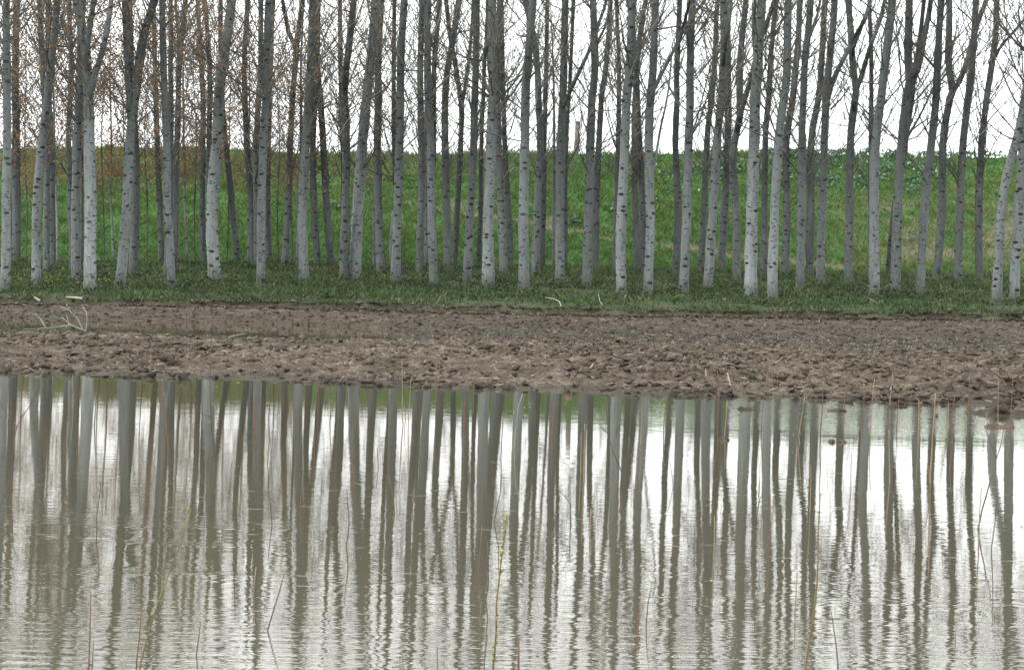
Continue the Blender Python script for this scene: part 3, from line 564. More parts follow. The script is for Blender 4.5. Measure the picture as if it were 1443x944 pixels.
# ------------------------------------------------------------------ trees
# (points up the stem in photo pixels, base first), width at the base in pixels, limbs [(points, width)], options
TREES = [
 ([(6.5,413),(9,300),(10,200),(9,100),(9,0)], 14, [], {}),
 ([(22,372),(22,300),(22,200),(20.5,100),(23,0)], 13, [], {'t': .6}),
 ([(51,406),(53,300),(61,200),(68,140),(76,64),(82,0)], 14, [], {}),
 ([(65,383),(66,300),(66,200),(60,100),(55,0)], 10, [], {'t': .7}),
 ([(75,379),(74,300),(72,200),(67,100),(66,0)], 9, [], {'t': .55}),
 ([(81,377),(80,300),(77,200),(75,110)], 3.4, [], {'sap': 1}),
 ([(108,400),(106,300),(108,200),(111,140),(113,90),(116,0)], 14, [], {'t': .75}),
 ([(103,385),(101,300),(98,200),(101,100),(99,0)], 9, [], {'t': .5}),
 ([(115,371),(115,300),(116,200),(118,80)], 5, [], {'sap': 1, 't': .6}),
 ([(127,410),(128,300),(127,200),(126,125),(118,51),(109,0)], 18.5, [([(127,128),(136,100),(149,51),(157,0)], 9), ([(122,75),(126,40),(132,0)], 9)], {'t': 1.12, 'fk': 'a wide V'}),
 ([(159.5,372),(158,320),(156,275),(157,200),(155,120)], 3.2, [], {'sap': 1}),
 ([(169,408),(179,300),(183,200),(190,144),(194,110),(200,64),(210,26),(218,0)], 16, [([(184,185),(181,140),(177,70),(174,0)], 7)], {'t': .95}),
 ([(188,394),(190,300),(190,200),(184,100),(181,0)], 14, [], {'t': .6}),
 ([(227,374),(225,300),(221,200),(218,100),(215,0)], 9, [], {'t': .5}),
 ([(242,409),(239,350),(236,300),(234,200),(231,100),(229,0)], 12.5, [], {'t': .85}),
 ([(234,392),(239,300),(241,200),(240,100),(240,0)], 9, [], {'t': .6}),
 ([(245,385),(247,300),(250,200),(253,100),(258,50),(263,0)], 10, [([(254,90),(251,45),(247,0)], 5)], {'t': .5}),
 ([(251,371),(250,320),(249,275),(247,200),(249,120)], 3.2, [], {'sap': 1}),
 ([(265,374),(261,300),(259,200),(258,120)], 3.8, [], {'sap': 1}),
 ([(287,375),(285,300),(286,200),(284,100),(278,0)], 9, [], {'t': .5}),
 ([(297,378),(296,300),(296,200),(297,100),(291,0)], 9, [], {'t': .5}),
 ([(303,401),(299,300),(306,200),(309,143),(313,100),(318,64),(326,0)], 18.5, [], {'t': 1.12}),
 ([(336,374),(328,300),(317,200),(312,150),(310,100),(309,0)], 9.5, [], {'t': .6}),
 ([(357,378),(355,300),(348,200),(345,100),(347,50),(350,0)], 9.5, [], {'t': .55}),
 ([(350,373),(350,300),(351,200),(352,120)], 3.2, [], {'sap': 1}),
 ([(367,408),(367,300),(370,200),(374,140),(375,100),(379,0)], 13, [], {'t': .9}),
 ([(380,372),(378,300),(378,200),(380,100),(384,0)], 9, [], {'t': .5}),
 ([(363,380),(362,300),(361,200),(366,100),(367,0)], 10, [], {'t': .6}),
 ([(401,378),(406,300),(410,200),(414,140),(418,100),(421,64),(429,0)], 10, [([(419,82),(413,60),(407,46),(398,0)], 7)], {'t': .7, 'fk': 'a narrow fork'}),
 ([(429,402),(427,300),(431,200),(435,140),(438,100),(441,0)], 14, [([(380,118),(412,140),(445,162),(478,192)], 2.2)], {'t': .85}),
 ([(419,380),(421,300),(424,200),(424,90)], 5, [], {'sap': 1, 't': .7}),
 ([(448,379),(443,300),(441,200),(445,140),(447,100),(450,0)], 10, [], {'t': .6}),
 ([(468,379),(461,300),(455,200),(451,140),(448,100),(444,0)], 11, [], {'t': .7}),
 ([(484,398),(487,300),(488,200),(486,130),(488,100),(493,64),(500,0)], 13, [], {'t': .65}),
 ([(488,380),(485,300),(482,200),(479,140),(477,80),(476,0)], 9, [], {'t': .5}),
 ([(500,398),(505,300),(511,200),(516,143),(521,100),(524,64),(529,0)], 17.5, [([(519,140),(545,125),(556,95),(560,60)], 4)], {'t': 1.1}),
 ([(537,385),(533,300),(532,200),(534,140),(534,100),(538,0)], 12.5, [], {'t': .65}),
 ([(527,381),(527,300),(529,200),(530,100)], 5, [], {'t': .8, 'sap': 1}),
 ([(557,402),(561,300),(564,200),(565,100),(566,64),(570,0)], 14, [], {'t': .9}),
 ([(564,385),(560,300),(555,200),(555,100),(555,0)], 8, [], {'t': .5}),
 ([(591,388),(593,300),(593,200),(592,140),(592,100),(594,0)], 11, [], {'t': .65}),
 ([(601,382),(601,300),(600,200),(601,100)], 6, [], {'t': .9, 'sap': 1}),
 ([(612,407),(608,300),(606,200),(603,140),(602,100),(603,0)], 13, [], {'t': .8}),
 ([(607,383),(609,300),(611,200),(612,150),(614,77),(621,0)], 9, [([(614,80),(604,40),(600,0)], 4)], {'t': .5}),
 ([(632,384),(630,300),(628,200),(628,140),(631,100),(638,64),(648,0)], 12, [], {'t': .7}),
 ([(641,377),(644,300),(648,200),(650,154),(642,100),(632,40),(628,0)], 9, [([(650,156),(659,100),(664,50),(667,0)], 6)], {'t': .45, 'fk': 'a dark V'}),
 ([(658,401),(663,300),(669,200),(672,100),(674,0)], 12.5, [], {'t': .8}),
 ([(674,380),(676,300),(677,200),(681,100),(686,0)], 7, [], {'t': .45}),
 ([(688,406),(688,300),(691,200),(694,140),(693,100),(693,0)], 17, [([(697,148),(706,135),(722,120),(745,80),(765,40)], 4)], {'t': 1.12}),
 ([(710,391),(707,300),(703,200),(702,100),(706,0)], 11.5, [([(706,150),(722,132),(742,100),(760,70)], 4)], {'t': .7}),
 ([(720,382),(718,300),(712,200),(709,100),(708,0)], 8.5, [], {'t': .5}),
 ([(738,412),(739,300),(740,200),(741,140),(744,100),(747,64),(753,0)], 15, [], {'t': 1.0}),
 ([(754,392),(757,300),(761,200),(758,140),(757,100),(752,50),(742,0)], 11.5, [], {'t': .7}),
 ([(764,382),(766,300),(767,200),(769,130),(770,50),(770,0)], 8, [], {'t': .45}),
 ([(789,405),(789,300),(791,200),(794,140),(795,100),(797,0)], 13.5, [([(801,135),(817,100),(831,70),(845,30),(855,0)], 6)], {'t': .8, 'fk': 'a long slanting side limb'}),
 ([(780,380),(780,300),(781,200),(780,100)], 4.5, [], {'sap': 1, 't': .8}),
 ([(797,383),(797,300),(799,200),(805,100),(810,0)], 6.5, [], {'t': .5}),
 ([(827,407),(829,300),(832,200),(834,140),(838,100),(837,0)], 14, [([(843,58),(852,40),(862,0)], 4)], {'t': .75}),
 ([(839,387),(841,300),(846,200),(849,140),(855,100),(858,64),(862,0)], 10, [], {'t': .5}),
 ([(876,419),(874,350),(875,300),(880,200),(882,140),(887,100),(889,50),(892,0)], 15.5, [], {'t': 1.0}),
 ([(866,390),(868,300),(871,200),(873,100),(869,0)], 8, [], {'t': .6}),
 ([(899,384),(896,300),(894,200),(896,130),(901,60),(910,0)], 10, [], {'t': .55}),
 ([(907,388),(906,300),(902,200),(899,120),(896,60),(886,0)], 9, [], {'t': .5}),
 ([(913,419),(916,300),(914,200),(917,140),(920,100),(924,0)], 14, [([(922,234),(931,180),(938,150),(944,110),(948,60)], 4), ([(923,124),(936,98),(948,74),(962,40),(972,0)], 5)], {'t': .95, 'fk': 'thin slanting side limbs'}),
 ([(952,391),(955,300),(951,200),(953,140),(953,100),(957,0)], 10.5, [([(958,55),(968,35),(985,12),(1000,-10)], 5)], {'t': .5}),
 ([(963,418),(967,300),(971,200),(973,100),(976,0)], 14, [], {'t': .85}),
 ([(987,386),(992,300),(997,200),(1003,140),(1007,100),(1012,0)], 9.5, [], {'t': .55}),
 ([(997,413),(1004,300),(1010,200),(1017,140),(1019,100),(1021,64),(1020,0)], 14, [([(1021,66),(1027,30),(1030,0)], 7)], {'t': .85}),
 ([(1016,385),(1021,300),(1026,200),(1027,130),(1026,60),(1028,0)], 12, [], {'t': .65}),
 ([(1038,399),(1037,300),(1032,220),(1037,190),(1042,164),(1042,128),(1043,77),(1051,0)], 12, [([(1042,166),(1053,128),(1061,100),(1070,64),(1085,20),(1092,0)], 8)], {'t': .6, 'fk': 'a dark U-shaped fork'}),
 ([(1058,422),(1060,300),(1063,200),(1065,140),(1069,100),(1075,0)], 18.5, [([(1066,90),(1062,50),(1064,0)], 6)], {'t': 1.1}),
 ([(1075,396),(1077,300),(1078,200),(1083,130),(1088,50),(1093,0)], 10, [([(1088,55),(1098,38),(1108,20)], 4)], {'t': .5}),
 ([(1088,424),(1092,300),(1098,200),(1106,140),(1111,100),(1112,0)], 14.5, [], {'t': .95}),
 ([(1105,391),(1109,300),(1109,200),(1117,140),(1121,100),(1126,50),(1128,0)], 11.5, [], {'t': .65}),
 ([(1127,409),(1128,300),(1129,200),(1133,100),(1138,50),(1142,0)], 12.5, [([(1138,60),(1148,35),(1156,0)], 4)], {'t': .8}),
 ([(1141,392),(1143,300),(1144,200),(1150,165),(1156,130),(1158,100),(1164,0)], 11.5, [], {'t': .5}),
 ([(1156,405),(1159,300),(1163,200),(1165,140),(1168,100),(1178,0)], 13, [([(1168,135),(1174,112),(1188,85),(1201,59),(1217,30),(1226,0)], 7), ([(1170,155),(1185,140),(1198,122)], 3)], {'t': .75, 'fk': 'a strong slanting right limb'}),
 ([(1196,401),(1197,300),(1198,200),(1203,150),(1206,130),(1201,90),(1199,50),(1195,0)], 12.5, [([(1206,132),(1217,97),(1227,64),(1237,38),(1247,0)], 7), ([(1202,70),(1212,45),(1222,15),(1228,-8)], 5)], {'t': .6, 'fk': 'a dark Y'}),
 ([(1228,390),(1227,300),(1227,200),(1227,100),(1227,64),(1224,0)], 8, [], {'t': .45}),
 ([(1232,420),(1232,300),(1234,200),(1242,140),(1246,100),(1252,50),(1257,0)], 15.5, [([(1256,62),(1266,48),(1272,25)], 4)], {'t': .95}),
 ([(1251,392),(1259,300),(1275,205),(1283,150),(1288,100),(1296,40),(1300,0)], 8.5, [], {'t': .4}),
 ([(1261,418),(1264,300),(1271,200),(1277,140),(1282,115),(1279,77),(1281,0)], 15, [([(1282,118),(1293,100),(1303,50),(1312,0)], 9), ([(1280,192),(1296,164),(1304,148),(1316,120)], 4), ([(1283,185),(1300,172),(1312,166)], 2.5)], {'t': .8, 'fk': 'a tall fork and low side limbs'}),
 ([(1296,419),(1302,300),(1312,200),(1319,140),(1320,100),(1326,0)], 13.5, [], {'t': .8}),
 ([(1320,398),(1326,300),(1328,200),(1337,140),(1341,130),(1336,90),(1337,25),(1337,0)], 12.5, [([(1341,132),(1352,115),(1363,85),(1370,59),(1382,20),(1391,0)], 8)], {'t': .6, 'fk': 'a broad dark fork'}),
 ([(1350,402),(1353,300),(1358,200),(1364,140),(1369,100),(1373,50),(1376,0)], 12.5, [([(1376,110),(1380,140),(1386,165)], 2)], {'t': .65}),
 ([(1380,400),(1379,300),(1384,200),(1391,140),(1397,100),(1404,50),(1406,0)], 11.5, [([(1406,72),(1424,50),(1443,28),(1460,5)], 4)], {'t': .5, 'fk': 'one thin branch off to the right'}),
 ([(1404,430),(1411,300),(1418,250),(1432,200),(1441,160),(1452,100),(1470,0)], 15, [], {'t': .9, 'ln': 1}),
 ([(1429,429),(1434,300),(1440,200),(1446,100),(1452,0)], 15, [], {'t': .9}),
 # slender young trees that carry the bronze haze of leaves at the left
 ([(36,371),(38,300),(35,200),(37,120)], 2.0, [], {'sap': 1, 't': .5}),
 ([(147,372),(146,300),(143,200),(146,130)], 2.0, [], {'sap': 1, 't': .5}),
 ([(207,373),(208,300),(204,200),(207,130)], 2.0, [], {'sap': 1, 't': .5}),
 ([(275,373),(274,300),(277,200),(273,120)], 2.0, [], {'sap': 1, 't': .5}),
 ([(393,374),(391,300),(394,200),(391,130)], 2.0, [], {'sap': 1, 't': .5}),
 ([(14,372),(15,300),(12,200),(15,120)], 2.0, [], {'sap': 1, 't': .5}),
 ([(175,373),(177,300),(175,200),(173,120)], 2.0, [], {'sap': 1, 't': .5}),
 ([(320,373),(322,300),(323,200),(325,120)], 2.0, [], {'sap': 1, 't': .5}),
 ([(413,374),(411,300),(411,200),(414,120)], 2.0, [], {'sap': 1, 't': .5}),
 # just outside the frame
 ([(-28,409),(-25,300),(-22,200),(-18,100),(-12,0)], 15, [], {'off': 1}),
 ([(-52,380),(-50,300),(-50,200),(-52,100),(-56,0)], 11, [], {'off': 1, 't': .6}),
 ([(-75,408),(-78,300),(-76,200),(-72,100),(-70,0)], 16, [], {'off': 1}),
 ([(1466,405),(1470,300),(1476,200),(1482,100),(1490,0)], 12, [], {'off': 1, 't': .6}),
 ([(1496,428),(1499,300),(1502,200),(1508,100),(1515,0)], 15, [], {'off': 1}),
 ([(1530,426),(1531,300),(1536,200),(1540,100),(1544,0)], 16, [], {'off': 1}),
]
def ordw(n): return ['first','second','third','fourth','fifth','sixth','seventh','eighth','ninth','tenth','eleventh','twelfth','thirteenth','fourteenth','fifteenth','sixteenth','seventeenth','eighteenth','nineteenth','twentieth','twenty-first','twenty-second','twenty-third','twenty-fourth','twenty-fifth','twenty-sixth','twenty-seventh','twenty-eighth','twenty-ninth','thirtieth'][n]
info = []
for ti, (pts, wd, limbs, op) in enumerate(TREES):
    b = on_ground(*pts[0]); info.append([ti, b, float(b[1])])
def rowof(i):
    op = TREES[i][3]
    if op.get('off'): return 'off'
    if op.get('sap'): return 'sap'
    D = info[i][2]; return 'front' if D < 44.0 else ('mid' if D < 52.5 else 'back')
rows = {}
for i in range(len(TREES)): rows.setdefault(rowof(i), []).append(i)
for r in rows: rows[r].sort(key=lambda i: TREES[i][0][0][0])
ROWTXT = {'front': 'front row nearest the mud', 'mid': 'middle rows', 'back': 'back rows', 'sap': 'row of thin saplings', 'off': ''}
def tree_label(i):
    pts, wd, limbs, op = TREES[i]; r = rowof(i)
    if r == 'off': return 'pale poplar standing just beyond the side of the photographed grove'
    L = rows[r]; k = L.index(i); side = 'left' if k < len(L) / 2 else 'right'; k = k if side == 'left' else len(L) - 1 - k
    dx = pts[-1][0] - pts[0][0]
    lean = 'right-leaning' if dx > 24 else ('left-leaning' if dx < -14 else 'straight')
    shade = 'pale' if op.get('t', 1) > 0.82 else ('grey' if op.get('t', 1) > 0.6 else 'dark')
    if r == 'sap': return f'thin bronze-leaved sapling, {ordw(k)} sapling from the {side} edge at the back of the grove'
    fk = ''
    if op.get('fk'): return f'{shade} poplar with {op["fk"]}, {ordw(k)} from {side} in {ROWTXT[r].split(" nearest")[0]}'
    return f'{lean} {shade} poplar, {ordw(k)} from the {side} edge in the {ROWTXT[r]}'

def grow(P, up, rng, lvl, T, leaves, leafn):
    """a twig from P heading up, with side twigs"""
    L = [1.9, 0.9, 0.42][lvl] * rng.uniform(0.6, 1.35); n = [6, 4, 3][lvl]; r0 = [0.019, 0.0085, 0.0050][lvl] * rng.uniform(0.8, 1.4)
    d = up / np.linalg.norm(up); pts = [P]
    for k in range(n - 1):
        d = d + np.array([rng.normal() * .14, rng.normal() * .14, 0.13 + rng.normal() * .1]); d /= np.linalg.norm(d)
        pts.append(pts[-1] + d * L / (n - 1))
    T.add(pts, np.linspace(r0, r0 * 0.45, n), 3, cap=False)
    if lvl < 2:
        for k in range(rng.integers(3, 6) if lvl == 0 else rng.integers(2, 4)):
            j = rng.integers(1, n); a = rng.random() * 6.283; q = pts[j] - pts[j - 1]; q = q / np.linalg.norm(q)
            grow(pts[j], q + 0.75 * np.array([math.cos(a), math.sin(a), rng.uniform(-.2, .3)]), rng, lvl + 1, T, leaves, leafn)
    else:
        for k in range(rng.poisson(leafn)):
            leaves.append(pts[rng.integers(1, n)] + rng.normal(size=3) * 0.05)
def px_density(x):     # how thick the bronze young foliage is along the grove
    return float(np.interp(x, [-80, 30, 130, 240, 330, 440, 560, 700, 900, 1443], [6.5, 7.2, 7.2, 7.2, 6.0, 4.4, 2.0, 1.2, 0.9, 0.7]))
for ti, b, D in info:
    pts, wd, limbs, op = TREES[ti]; rg = np.random.default_rng(100 + ti)
    root = bpy.data.objects.new('sapling_tree' if op.get('sap') else 'poplar_tree', None); C.objects.link(root)
    b = b.copy(); b[2] = float(grove_z(b[0], b[1])) - 0.03; root.location = [float(v) for v in b]
    root.empty_display_size = 0.3
    tag(root, tree_label(ti), 'tree', 'slender saplings at the back of the grove' if op.get('sap') else 'poplars planted in rows')
    sap = op.get('sap', 0); s = D / F; r0 = wd * s / 2
    drift = rg.normal() * 0.012
    P = [b] + [at(x, y, D + (i + 1) * drift * 8) for i, (x, y) in enumerate(pts[1:])]
    P = np.array(P); P[0][0] = at(pts[0][0], pts[0][1], D)[0]
    top = P[-1]; dv = P[-1] - P[-3] if len(P) > 3 else P[-1] - P[-2]; dv /= np.linalg.norm(dv)
    ht = 13.0 * rg.uniform(0.9, 1.1) if not sap else top[2] + 2.5
    rise = ht - top[2]; ext = []
    for k in range(1, 5):
        dv = dv * np.array([0.8, 0.8, 1]) + np.array([rg.normal() * 0.035, rg.normal() * 0.03, 0]); ext.append((ext[-1] if ext else top) + dv * rise / 4)
    full = smooth_path(np.vstack([P, ext]), 0.28)
    hrel = full[:, 2] - b[2]; ztop = top[2] - b[2]
    R_ = np.where(hrel < ztop, r0 * (1 - 0.30 * hrel / ztop), r0 * 0.70 * (1 - 0.88 * (hrel - ztop) / (full[-1, 2] - b[2] - ztop + 1e-6)))
    R_ = np.maximum(R_, 0.006) * (1 + 0.16 * np.exp(-np.maximum(hrel, 0) / 0.16) * (not sap)) * (1 + 0.035 * rg.normal(size=len(R_)))
    if not sap: full[1:, 0] += 0.012 * np.cumsum(rg.normal(size=len(full) - 1)) * 0.4
    full = np.vstack([full[0] - np.array([0, 0, 0.15]), full]); R_ = np.concatenate([[R_[0] * 1.1], R_])
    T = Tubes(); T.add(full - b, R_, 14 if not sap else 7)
    tr = T.build('trunk', BARK, root); t_ = op.get('t', 1.0); t_ = (0.12 + 0.88 * t_ ** 1.6) * 0.76  # per-tree bark tone; back rows also darkened to paint in the grove's shade
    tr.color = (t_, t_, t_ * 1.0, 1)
    starts = []
    for lp, lw in limbs:
        dy = rg.uniform(-0.05, 0.02); thin = lw <= 3
        Lp = [at(x, y, D + dy + k * 0.12 * (1 if rg.random() > .5 else -1) * (0 if k == 0 else 1)) for k, (x, y) in enumerate(lp)]
        if lp[-1][1] <= 5:
            dl = Lp[-1] - Lp[-2]; dl /= np.linalg.norm(dl); q = Lp[-1]
            for k in range(3):
                dl = dl * np.array([.7, .8, 1]) + np.array([0, 0, 0.1]); dl /= np.linalg.norm(dl); q = q + dl * 1.3; Lp.append(q)
        # root the limb inside the stem
        k0 = int(np.argmin(np.linalg.norm(full - Lp[0], axis=1))); kk = max(0, k0 - 1)
        if not thin and lw > 2.5: Lp = [full[kk] * 0.75 + Lp[0] * 0.25] + Lp
        Lp = smooth_path(Lp, 0.25); rr = np.linspace(lw * s / 2, lw * s / 2 * (0.42 if len(Lp) > 6 else 0.5), len(Lp))
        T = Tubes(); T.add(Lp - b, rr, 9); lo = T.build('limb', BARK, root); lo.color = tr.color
        for k in range(3, len(Lp), 2): starts.append((Lp[k], rr[k]))
    # crown of upright twigs
    T = Tubes(); leaves = []; dens = px_density(pts[0][0]); front = rowof(ti) == 'front'
    zlo = 2.6 if not sap else 2.0
    zs = full[:, 2] - b[2]; idx = [k for k in range(len(full)) if zs[k] > zlo + (0.8 if front else 0)]
    nb = (40 if pts[0][0] < 480 else 40) if not sap else 34
    for c in range(nb):
        k = idx[min(len(idx) - 1, int(len(idx) * rg.random() ** (1.5 if not sap else 1.15)))]; a = rg.random() * 6.283; steep = rg.uniform(0.7, 1.7)
        if zs[k] > 7.0 and rg.random() < (0.72 if pts[0][0] < 480 else 0.5): continue
        if rg.random() < 0.14: steep = rg.uniform(-0.05, 0.5)
        lv = 0 if (zs[k] > 4.2 or rg.random() < 0.45) and not sap else 1
        grow(full[k], np.array([math.cos(a), math.sin(a), steep]), rg, lv, T, leaves, dens * (4.5 if sap else (1.1 if zs[k] < 7.5 else 0.3)))
    for q, rr in starts:
        if rg.random() < 0.5:
            a = rg.random() * 6.283; grow(q, np.array([math.cos(a), math.sin(a), 0.9]), rg, 0 if rg.random() < .4 else 1, T, leaves, dens * 0.9)
    # a few dead stubs low on the stem
    if not sap:
        for c in range(rg.integers(2, 6)):
            h_ = rg.uniform(1.6, 4.2); k = int(np.argmin(np.abs(zs - h_))); a = rg.random() * 6.283; q = full[k]
            d_ = np.array([math.cos(a), math.sin(a), rg.uniform(-.15, .35)]); L = R_[k] + rg.uniform(0.05, 0.5)
            T.add([q, q + d_ * L * .6, q + d_ * L + np.array([0, 0, .04])], [0.009, 0.006, 0.003], 3, cap=False)
    T.V = [v - b for v in T.V]
    cr = T.build('crown', TWIG, root, smooth=False)
    if leaves:
        LP = np.array(leaves) - b; LP += rg.normal(size=LP.shape) * (0.16 if sap else 0.04); V, Q = cards(LP, (0.034 if pts[0][0] > 560 else (0.036 if not sap else 0.042)) * rg.uniform(.7, 1.3, len(LP)), rg, 1.5, droop=0.8)
        bro = 0.15 if pts[0][0] < 500 else 0.35
        mk('foliage', V, Q, BRONZE, parent=cr, col=np.repeat(np.clip(bro + 0.28 + 0.25 * rg.normal(size=len(LP)), 0, 1), 4))

# leafy weeds and litter gathered round the foot of each trunk
P = []; B = []
rng = np.random.default_rng(21)
for ti, b, D in info:
    m_ = int(rng.integers(25, 90)); r = TREES[ti][1] * D / F / 2 + 0.03; a = rng.random(m_) * 6.283; rr = r + np.abs(rng.normal(size=m_)) * 0.16
    q = np.stack([b[0] + rr * np.cos(a), b[1] + rr * np.sin(a), np.zeros(m_)], -1); q[:, 2] = grove_z(q[:, 0], q[:, 1]) + np.abs(rng.normal(size=m_)) * rng.uniform(.03, .09); P.append(q)
P = np.concatenate(P); V, Q = cards(P, 0.03 + 0.03 * rng.random(len(P)), rng, 1.8, droop=-1.2)
tag(mk('trunk_foot_weeds', V, Q, HERB, col=np.repeat(np.clip(0.4 + 0.25 * rng.normal(size=len(P)), 0, 1), 4)), 'ragged weeds clustered round the feet of the trunks', 'weeds', kind='stuff')
n = 900; T_ = rng.random(n); X = rng.uniform(-13, 13, n); Yg = edge_y(X) + 0.1 + 12 * T_ ** 1.5; P = np.stack([X, Yg, grove_z(X, Yg) + 0.05], -1)
V, Q = cards(P, 0.012 + 0.05 * rng.random(n) ** 4, rng, 3.0); V[:, 2] = np.repeat(P[:, 2], 4) + (V[:, 2] - np.repeat(P[:, 2], 4)) * .35
tag(mk('fallen_litter', V, Q, LITTER), 'dry leaves and twig scraps lying in the grass under the poplars', 'litter', kind='stuff')
# dead snag beside a front trunk
D = on_ground(551, 376)[1]; P = [on_ground(551, 376), at(550.5, 345, D), at(552, 320, D), at(554, 297, D)]; b = P[0]
T = Tubes(); T.add(smooth_path(np.array(P) - b, .2), 0.045, 8); o = T.build('dead_snag', BARK, origin=None); o.location = [float(v) for v in b]; o.color = (.8, .8, .8, 1)
tag(o, 'short broken-off dead sapling stump beside a pale front trunk', 'snag')
# weathered post on the crest
bx, bs = bank_at(813, 217); Yp = Y_TOE + 9.4; b = np.array([at(812, 215, Yp)[0], Yp, float(top_z(np.array(at(812, 215, Yp)[0]))) - .1]); tp = at(814, 172, Yp)
T = Tubes(); T.add(np.array([b, b * .5 + tp * .5, tp - [0, 0, .03]]) - b, [0.11, 0.10, 0.095], 10); T.add(np.array([tp - [0, 0, .03], tp, tp + [0, 0, .02]]) - b, [0.12, 0.12, 0.08], 10)
o = T.build('wooden_post', POSTWOOD, smooth=False); o.location = [float(v) for v in b]; tag(o, 'weathered wooden post standing on the crest of the embankment', 'post')

# ------------------------------------------------------------------ branches and sticks lying on the mud
def on_mud(x, y):
    r = ray(x, y); D = np.linspace(16, 37, 4000); X = r[0] * D; z = CAM_H + r[2] * D; zm = mud_z(X, D); k = np.argmax(z < zm) if (z < zm).any() else 0
    return at(x, y, D[k])
def stick(name, lines, mat, label, cat, gz=None, group=None):
    """lines: [(pixel points, radius)], all at the distance where the first point touches the ground"""
    b = on_mud(*lines[0][0][0]); D = b[1]; T = Tubes()
    for pts, r in lines:
        P = [at(x, y, D + 0.05 * k) for k, (x, y) in enumerate(pts)]; P = smooth_path(P, 0.12); T.add(P - b, np.linspace(r, r * .4, len(P)) * .6, 6)
    o = T.build(name, mat); o.location = [float(v) for v in b]; tag(o, label, cat, group); return o
stick('fallen_branch', [([(121,467),(112,463),(100,458),(80,461),(55,463),(33,464)], .016), ([(117,465),(108,447),(98,438),(84,431)], .013), ([(121,466),(123,450),(121,438),(117,432)], .012), ([(100,458),(93,452),(88,448),(76,447)], .012), ([(64,461),(57,449),(49,443),(40,442)], .011), ([(97,458),(95,448),(93,444)], .008)], DEADWOOD,
      'bleached fallen branch with curved twigs lying by the long puddle', 'branch')
stick('dead_stick', [([(117,421),(106,419.5),(93,418.5)], .022)], DEADWOOD, 'pale dead stick lying along the grass edge at far left', 'stick')
stick('dead_stick', [([(57,424.5),(52,421),(48,419)], .02)], DEADWOOD, 'short pale broken stick by the grass edge left of the longer stick', 'stick')
stick('dead_twig', [([(791,432),(788,425),(780,421),(768,419)], .012)], DEADWOOD, 'curved pale twig arching out of the grass edge near the middle', 'twig')
stick('dead_twig', [([(849,430),(845,424),(843,414)], .008)], DEADWOOD, 'thin upright twig at the grass edge right of the curved twig', 'twig')
stick('dead_stick', [([(1030,547),(1028,537),(1025,525)], .022)], STRAW, 'bright pale upright stick at the shoreline right of centre', 'stick')
stick('dead_stick', [([(995,531),(994.5,524),(994.5,519)], .013)], STRAW, 'short pale stick upright in the mud left of the bright stick', 'stick')
stick('dead_stick', [([(831,520),(834,516),(836,512)], .02)], STRAW, 'stubby pale stick leaning in the mud near the middle', 'stick')
stick('dead_stick', [([(595,514),(598,510),(600,507)], .018)], STRAW, 'stubby pale stick poking from the mud left of the middle', 'stick')
stick('dead_stick', [([(492,515),(494,511),(497,508)], .016)], STRAW, 'small pale splinter in the mud below the left trunks', 'stick')
stick('dead_stick', [([(322,476),(335,472),(348,470)], .016)], DEADWOOD, 'long pale stick lying flat by the right end of the puddle', 'stick')
stick('dead_stick', [([(1078,460.5),(1078,457),(1077.5,454)], .012)], STRAW, 'tiny pale stub upright in the far dark mud at centre right', 'stick')
stick('dead_stick', [([(1154.5,455),(1154.5,451),(1154,447)], .012)], STRAW, 'tiny pale stub in the far mud right of the other stub', 'stick')
stick('dead_stick', [([(1170,521),(1177,518),(1182,524)], .018)], STRAW, 'bent pale stick on the chunky mud at right', 'stick')
stick('dead_stick', [([(1092,512),(1098,508),(1102,504)], .02)], STRAW, 'thick pale stick slanting on the mud at centre right', 'stick')
# scraps of leaf and straw afloat
n = 420; Yw = 6.3 + 12 * rng.random(n) ** 1.3; X = rng.uniform(-0.3, 0.3, n) * Yw; k = Yw < shore_y(X) - .3; P = np.stack([X, Yw, np.full(n, 0.003)], -1)[k]
V, Q = cards(P, 0.006 + 0.012 * rng.random(len(P)) ** 2, rng, 2.2); V[:, 2] = 0.002 + np.abs(V[:, 2] - 0.003) * 0.2
tag(mk('floating_debris', V, Q, STRAW), 'tiny scraps of straw and leaf afloat on the flood water', 'debris', kind='stuff')
